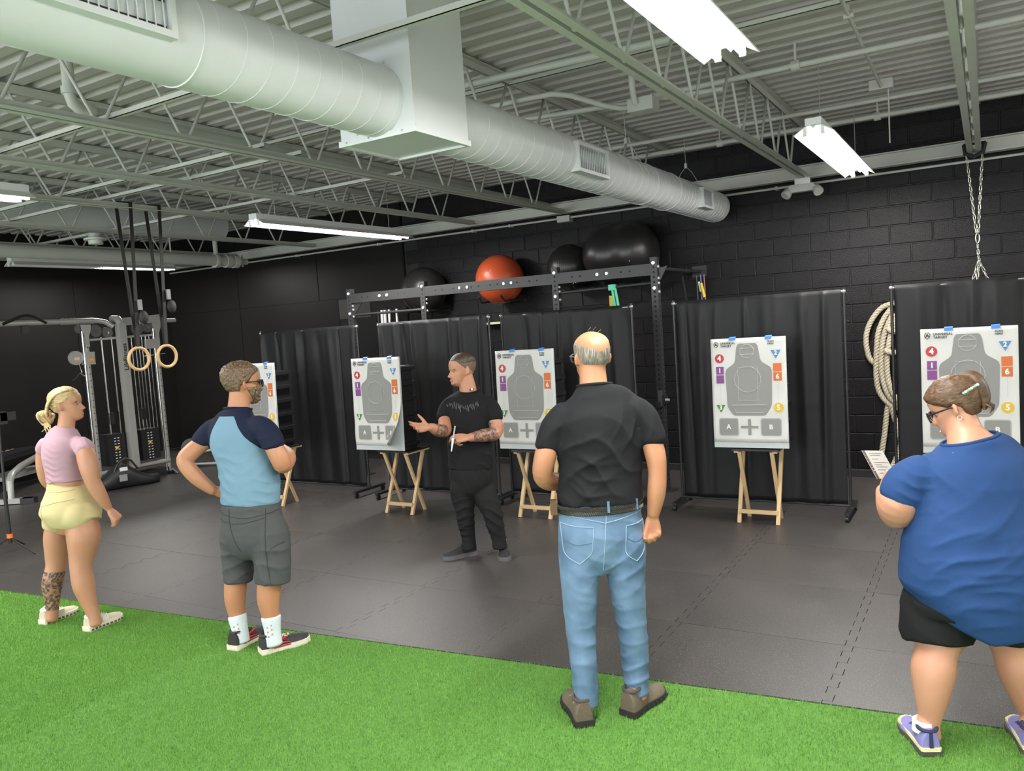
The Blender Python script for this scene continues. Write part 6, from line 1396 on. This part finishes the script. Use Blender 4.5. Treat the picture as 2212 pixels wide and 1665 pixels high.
MB().tube([Vector((-0.7009, -4.1667, 1.3694)) + lat * (.09 * math.cos(a)) + heading(-154) * (.084 * math.sin(a)) + UP * (-.02 * math.sin(a) - .014) for a in np.linspace(0, 2 * PI, 37)[:-1]], .006, 8, closed=True).build('neckband', M_bt, ts, True)
# dark brush-stroke print across the chest
M_prt = mat('chest_print', (.055, .055, .058), .5)
rp_ = random.Random(4)
for k in range(17):
    u = 968 + k * 4.1; v = 875 - 4 * math.sin(k * .5) + rp_.uniform(-2, 2); ln = rp_.uniform(6, 17)
    q = []
    for j in range(6):
        t_ = j / 5; q.append((u + rp_.uniform(-1.2, 1.2), v - 6 + ln * t_))
    pts = [Vector((-0.7129, -4.1817, 1.2165)) + RT * ((a - 1010) / 266.5) - UP * ((b_ - 880) / 266.5) for a, b_ in q]
    pts = drape(ts, pts, .0015)
    if len(pts) > 2: MB().tube(pts, [.002] + [rp_.uniform(.004, .0085) for _ in pts[1:-1]] + [.002], 6).build('print_stroke', M_prt, ts, True)
mc = MB().obox((-0.6340, -4.2203, 1.3664), .035, .015, .012, RT, AW, UP).build('clip_microphone', M_mblack, im_); MB().ball((-0.6268, -4.2274, 1.3689), .006, 10, 8).build('green_light', mat('led_green', (.1, .8, .4), .3, emit=(.15, 1, .5), estr=6), mc, True)
M_tr = mat('trousers_black', (.013, .013, .0135), .8, spec=.18, var=.15, vscale=6, bump=.15, bscale=200)
c = MB(); loft(c, [((-0.6820, -4.2415, 0.4690), .03, .08), ((-0.6899, -4.2300, 0.5194), .10, .12), ((-0.6949, -4.2260, 0.5983), .17, .142), ((-0.6997, -4.2205, 0.6921), .187, .148), ((-0.7021, -4.2180, 0.7371), .184, .145)], lat, round_ends=False)
loft(c, [((-0.7422, -4.2491, 0.6580), .07, .09)] + legL[:-1] + [((-0.7317, -4.2725, 0.0639), .057, .062)], lat, grow=.003, round_ends=False); loft(c, [((-0.6392, -4.1879, 0.6500), .07, .09)] + legR[:-1] + [((-0.4814, -4.2029, 0.0744), .057, .062)], lat, grow=.003, round_ends=False)
me = voxel(c, .008, 18); folds(me, [(.02, (.3, .2, 1), .07, (-0.4943, -4.2430, 0.3674), .13), (.02, (-.2, -.1, 1), .07, (-0.6876, -4.3579, 0.3824), .13), (.02, (.1, .1, 1), .05, (-0.4589, -4.2351, 0.2175), .1), (.02, (.1, 0, 1), .05, (-0.6743, -4.3632, 0.2341), .1), (.010, (.7, .3, .6), .1, (-0.5737, -4.2755, 0.5392), .16)], 2)
finish(me, 'trousers', M_tr, im_, org)
M_sh_ = hair_mat('hair_short_brown', (.03, .02, .013), (.10, .066, .043)); 
def crop_mask(t, p, x, y):
    lo = np.interp(np.abs(p), [0, .5, .9, 1.15, 1.4, 1.75, 2.0, 2.3, 3.15], [.79, .80, .74, .62, .52, .5, .42, .36, .35]); return (t - lo) * 5
hair(im_, hc, HH, hh, M_sh_, lambda t, p, x, y: np.minimum(crop_mask(t, p, x, y), (t - .66) * 4), .035, -3, rough=.010, freq=10, edge=.7)
hair(im_, hc, HH, hh, hair_mat('hair_faded_side', (.10, .066, .046), (.20, .13, .09)), crop_mask, .017, -3, rough=.004, freq=10, name='faded_side_hair')
def stubble(t, p, x, y):
    ap = np.abs(p); return np.minimum(np.minimum((.155 - t) * 9, (1.0 - ap) * 4), (t - .02) * 20)
hair(im_, hc, HH, hh, hair_mat('stubble', (.16, .10, .07), (.34, .21, .145)), stubble, .013, -3, rough=.004, freq=14, name='stubble_beard', flow='n')
eyes(im_, hc, HH, hh, -3, iris=(.08, .10, .09))
r, f, u = head_frame(hh, -3); lp = Vector(hc) + (f * .428 - u * .296) * HH
MB().tube([lp + (r * q * .10 - f * (.03 * q * q)) * HH for q in np.linspace(-1, 1, 7)], .0035, 6).build('lips', mat('lip_brownish', (.34, .13, .11), .5), im_, True)
SHM = [mat('skate_black', (.016, .016, .017), .7, var=.2, vscale=30), mat('skate_sole_grey', (.10, .10, .105), .6), mat('skate_collar', (.02, .02, .02), .8), mat('skate_lace', (.03, .03, .03), .7)]
shoe(im_, (-.745, -4.172, 0), -116, .285, SHM, 'skate_shoe', .1, .105, .034); shoe(im_, (-.556, -4.045, 0), 176, .285, SHM, 'skate_shoe', .1, .105, .034)
mk = thing('marker_pen', 'white marker pen held point down in the instructor\'s left hand', 'pen', (-0.6006, -4.5568, 0.9770))
MB().cyl((-0.5893, -4.5491, 1.1190), (-0.6031, -4.5654, 1.0284), .006, n=10).build('cap', mat('pen_grey', (.4, .4, .4), .4), mk, True); MB().cyl((-0.6031, -4.5654, 1.0284), (-0.6170, -4.5829, 0.9273), .0115, .004, 10).build('barrel', M_pw, mk, True)

# ---- woman in a blue T-shirt reading a card
wm_ = thing('person', 'woman in blue T-shirt and black shorts with clipped up brown hair, reading', 'person', (2.75, -5.95, 0))
org = ORG[wm_]; lat = heading(78)
torso = [((2.8609, -5.7259, 0.4796), .27, .2), ((2.8602, -5.7256, 0.6197), .308, .25), ((2.8594, -5.7253, 0.7589), .302, .25), ((2.8600, -5.7137, 0.8847), .282, .222), ((2.8606, -5.7021, 1.0105), .252, .195), ((2.8593, -5.6925, 1.1267), .24, .168), ((2.8553, -5.6897, 1.1851), .225, .135), ((2.8510, -5.6890, 1.2222), .18, .108), ((2.8431, -5.6853, 1.2509), .10, .088), ((2.8316, -5.6778, 1.2810), .074, .075)]
legL = [((2.7498, -5.7859, 0.5564), .1, .11), ((2.7274, -5.8309, 0.4653), .108, .115), ((2.7122, -5.8700, 0.3922), .08, .088), ((2.7005, -5.9069, 0.3198), .085, .088), ((2.6927, -5.9325, 0.2164), .064, .067), ((2.6859, -5.9459, 0.1121), .039, .042), ((2.6865, -5.9507, 0.0548), .04, .045)]
legR = [((2.9624, -5.6821, 0.5478), .1, .11), ((2.9773, -5.6823, 0.4460), .108, .115), ((2.9923, -5.6921, 0.3661), .082, .09), ((3.0105, -5.7000, 0.2864), .086, .089), ((3.0350, -5.6952, 0.1748), .064, .067), ((3.0538, -5.6710, 0.0568), .039, .042), ((3.0594, -5.6729, -0.0017), .04, .045)]
aL = [(2.7185, -5.7806, 1.0892), (2.6304, -5.8240, 1.0645), (2.5850, -5.8448, 1.0072), (2.5724, -5.7986, 0.9536), (2.5292, -5.6491, 0.9529), (2.4877, -5.5305, 0.9885)]; rL = [.045, .062, .08, .072, .058, .03]
aR = [(2.9928, -5.6519, 1.0751), (3.0836, -5.5890, 1.0368), (3.1201, -5.5495, 0.9711), (3.1109, -5.4906, 0.9068), (3.0231, -5.3338, 0.8950), (2.8795, -5.2777, 0.9168)]; rR = [.06, .07, .08, .07, .055, .03]
hc = (2.7952, -5.6372, 1.3922); HH = .238; hh = -52; hp = -24
b = MB(); loft(b, torso[1:-2], lat, grow=-.045); loft(b, torso[-3:], lat, grow=-.004); loft(b, [((2.8410, -5.6820, 1.2365), .085, .08), ((2.8264, -5.6627, 1.2886), .07, .07), ((2.8082, -5.6452, 1.3455), .064, .068)], lat)
loft(b, legL, lat); loft(b, legR, lat); limb(b, aL, rL); limb(b, aR, rR); add_head(b, hc, HH, hh, hp, male=False)
hand(b, (2.4877, -5.5305, 0.9885), UP * .8 + RT * .25 - AW * .1, RT * .9 - AW * .1, -1, .172, fing=[(45, 55, 35), (48, 55, 35), (52, 55, 35), (56, 55, 35)], spread=2, thumb=(30, 30)); hand(b, aR[-1], -RT, UP, 1, .17)
foot_in(b, legL, (2.693, -6.02), 6); foot_in(b, legR, (3.05, -5.86), 18)
finish(voxel(b, .0065, 2), 'body', SK_FAIR, wm_, org)
M_bl2 = mat('tee_royal_blue', (.019, .055, .165), .8, spec=.2, var=.1, vscale=5, bump=.1, bscale=280)
c = MB(); loft(c, torso[3:-2] + [((2.8449, -5.6897, 1.2556), .128, .102)], lat, grow=.008, round_ends=False)
loft(c, [((2.8645, -5.7226, 0.4930), .285, .235), ((2.8613, -5.7275, 0.5905), .312, .26), ((2.8598, -5.7254, 0.6894), .318, .266), ((2.8601, -5.7214, 0.7976), .308, .256), ((2.8602, -5.7127, 0.8944), .29, .23), ((2.8606, -5.7021, 1.0105), .262, .203)], lat, round_ends=False)
limb(c, [(2.7691, -5.7474, 1.1201), (2.7126, -5.7803, 1.1322), (2.6622, -5.8119, 1.1168), (2.6174, -5.8302, 1.0830), (2.5937, -5.8379, 1.0260)], [.07, .082, .09, .094, .093]); limb(c, [(2.9440, -5.6660, 1.1150), (3.0019, -5.6424, 1.1204), (3.0511, -5.6149, 1.0974), (3.0939, -5.5806, 1.0610), (3.1139, -5.5509, 0.9967)], [.07, .082, .09, .094, .093])
me = voxel(c, .0085, 20)
# curved tail hem: lower in the middle of the back, rising at the sides
cs = coords(me); hx = (cs - np.array((2.8745, -5.7166, 0.4922))) @ np.array(RT); low = np.clip(((2.8647, -5.7045, 0.6935)[2] - cs[:, 2]) / .2, 0, 1); cs[:, 2] += low * (.95 * np.clip(np.abs(hx) - .08, 0, 1) ** 1.25) - .012 * low; setco(me, cs)
folds(me, [(.028, (-.45, -.3, 1), .13, (2.8383, -6.0142, 0.9419), .22), (.02, (-.4, -.2, 1), .09, (2.7741, -6.0652, 0.8036), .2), (.022, (.8, .5, .7), .08, (2.6955, -5.9682, 1.1079), .12), (.016, (.2, .1, 1), .05, (2.6188, -5.9584, 1.0792), .1), (.018, (.1, .05, 1), .07, (2.8810, -6.0064, 0.7416), .15), (.004, (.4, .2, .9), .18, None, 1)], 12)
bs = finish(me, 'tshirt', M_bl2, wm_, org); bs['label'] = 'royal blue T-shirt with a curved hem'; bpy.context.view_layer.update()
MB().tube(lay_ring(bs, [Vector((2.8449, -5.6898, 1.2536)) + lat * (.112 * math.cos(a)) + heading(-12) * (.095 * math.sin(a)) for a in np.linspace(0, 2 * PI, 45)[:-1]]), .007, 8, closed=True).build('neckband', M_bl2, bs, True)
M_bs = mat('shorts_black', (.010, .010, .011), .8, spec=.2, bump=.1, bscale=250)
c = MB(); loft(c, [((2.8470, -5.7492, 0.4441), .06, .1), ((2.8542, -5.7299, 0.4801), .24, .2), ((2.8604, -5.7201, 0.5478), .295, .235), ((2.8603, -5.7246, 0.6294), .30, .245)], lat, round_ends=False)
loft(c, [((2.7334, -5.7939, 0.5771), .155, .165), ((2.7138, -5.8256, 0.4854), .142, .155), ((2.7132, -5.8435, 0.4199), .132, .142)], lat, round_ends=False); loft(c, [((2.9761, -5.6723, 0.5661), .15, .165), ((2.9779, -5.6790, 0.4788), .138, .15), ((2.9835, -5.6810, 0.4184), .128, .14)], lat, round_ends=False)
me = voxel(c, .0085, 4); folds(me, [(.008, (.6, .3, .7), .1, None, 1)], 3); finish(me, 'shorts', M_bs, wm_, org)
M_br = hair_mat('hair_dark_brown', (.05, .026, .013), (.15, .078, .034), rough=.5, sc=(40, 40, 70))
def wmask(t, p, x, y):
    lo = np.interp(np.abs(p), [0, .6, 1.05, 1.35, 1.6, 1.85, 2.1, 2.4, 3.15], [.74, .70, .60, .52, .50, .46, .32, .24, .22]); return (t - lo) * 5
hair(wm_, hc, HH, hh, M_br, wmask, .075, hp, rough=.012, freq=6, male=False, flow='h')
r, f, u = head_frame(hh, hp); C0 = Vector(hc)
# twisted roll at the back held by a beaded clip
m = MB(); K = C0 + (-f * .44 + u * .14 + r * .02) * HH
for k in range(5):
    o = K + (-f * .02 + r * (-.10 + .05 * k)) * HH
    R_ = catmull([(*(o + (u * a_ + f * b_ + r * c_) * HH), rd) for a_, b_, c_, rd in ((.34, .16 - .02 * k, 0, .006), (.22, -.01, .03, .021), (.02, -.05, .04 * math.sin(k), .023), (-.2, -.02, 0, .018), (-.38, .06, -.02, .006))], 6)
    MB().tube([q[:3] for q in R_], [float(max(q[3], .003)) for q in R_], 12).build('hair_twist', M_br, wm_, True)
for k in range(7):
    o = K + (-u * .26 + r * (-.12 + .04 * k)) * HH; MB().tube([o, o + (-f * .08 - u * .12 + r * .02 * (k - 3)) * HH, o + (-f * .03 - u * .2 + r * .03 * (k - 3)) * HH], [.006, .005, .002], 6).build('hair_end', M_br, wm_, True)
cl = thing('hair_clip', 'beaded hair clip in the woman\'s brown hair', 'hair clip', (2.8541, -5.7817, 1.4741)); A = Vector((2.8230, -5.7377, 1.4545)); B = Vector((2.8801, -5.7408, 1.4942))
MB().bar(A, B, .008, .012).build('clip_bar', M_mblack, cl)
for k in range(8): MB().ball(A + (B - A) * (k + .5) / 8 - AW * .006, .0062, 10, 8).build('bead', mat('bead_%d' % (k % 3), ((.15, .5, .4), (.6, .75, .8), (.5, .3, .15))[k % 3], .15), cl, True)
glasses(wm_, hc, HH, hh, hp, col=(.015, .012, .014)); eyes(wm_, hc, HH, hh, hp)
e = C0 + (-r * .355 - f * .04 - u * .20) * HH; MB().tube([e + (u * .035 * math.sin(a) + f * .035 * math.cos(a)) * HH for a in np.linspace(0, 2 * PI, 13)[:-1]], .0012, 5, closed=True).build('earring', M_zinc, wm_)
SHM = [mat('runner_lilac', (.22, .20, .46), .65, var=.3, vscale=9), mat('runner_dark_sole', (.07, .06, .06), .7), mat('runner_navy', (.02, .025, .08), .7), mat('runner_lace_navy', (.03, .035, .1), .8)]
M_cream = mat('midsole_cream', (.72, .66, .36), .6)
for hp_, hd in (((2.693, -6.02, 0), 6), ((3.05, -5.86, 0), 18)):
    s = shoe(wm_, hp_, hd, .265, SHM, 'running_shoe', .098, .088, .02); f_ = heading(hd); sd = Vector((f_.y, -f_.x, 0)); o = Vector(hp_) + UP * .008
    MB().prism([(-.008, .032), (.0, .04), (.1, .042), (.24, .044), (.268, .02), (.275, 0), (.268, -.02), (.24, -.044), (.1, -.042), (.0, -.04), (-.008, -.032)], UP * .02, UP * .034, f_, sd, o).build('midsole', M_cream, s); MB().bar(o - f_ * .004 + UP * .035, o + f_ * .004 + UP * .105, .014, .006, up=f_).build('heel_tab', SHM[2], s)
q_ = Vector((2.693, -6.02, 0)) + heading(6) * .07; m = MB(); loft(m, [(q_ + UP * .125, .0435, .0435), (q_ + UP * .08, .046, .046)], lat, round_ends=False); m.build('ankle_sock', mat('sock_white', (.75, .75, .72), .9), wm_, True)
cd = thing('instruction_card', 'printed card held up in the woman\'s left hand', 'card', (2.4624, -5.5172, 1.0455))
q = [Vector((2.3999, -5.4973, 1.1646)), Vector((2.4768, -5.3825, 1.1457)), Vector((2.5250, -5.4075, 1.0661)), Vector((2.4666, -5.5384, 1.0412))]; nn = (q[1] - q[0]).cross(q[3] - q[0]).normalized()
if nn.dot(AW) > 0: nn = -nn
q[2] = q[1] + (q[3] - q[0])
MB().hexa([*q, *[p + nn * .0012 for p in q]]).build('card_sheet', mat('card_paper', (.52, .50, .46), .6), cd)
def on_card(a, b_, lift=.0018): return q[0] + (q[1] - q[0]) * a + (q[3] - q[0]) * b_ + nn * lift
cx_ = (q[1] - q[0]).normalized(); cy_ = (q[3] - q[0]).normalized()
MB().add([on_card(.0, .0), on_card(.13, .0), on_card(.13, 1), on_card(0, 1)], [(0, 1, 2, 3)]).build('side_band', mat('card_band', (.10, .095, .085), .6), cd)
for k in range(6): MB().ball(on_card(.07, .17 + k * .11, .002), .0045, 10, 6, (1, 1, .3)).build('dot', mat('dot_red' if k < 5 else 'dot_pale', (.45, .2, .16) if k < 5 else (.7, .7, .68), .5), cd)
for k in range(3): MB().ball(on_card(.3 + k * .17, .93, .002), .005, 10, 6, (1, 1, .3)).build('dot', mat('dot_pale', (.7, .7, .68), .5), cd)
for k, (b_, w_) in enumerate(((.10, .6), (.17, .5), (.30, .3), (.42, .7), (.50, .35), (.58, .55), (.68, .62), (.8, .3))): MB().add([on_card(.25, b_, .002), on_card(.25 + w_, b_, .002), on_card(.25 + w_, b_ + .018, .002), on_card(.25, b_ + .018, .002)], [(0, 1, 2, 3)]).build('text_line', mat('card_ink', (.15, .14, .13), .6), cd)
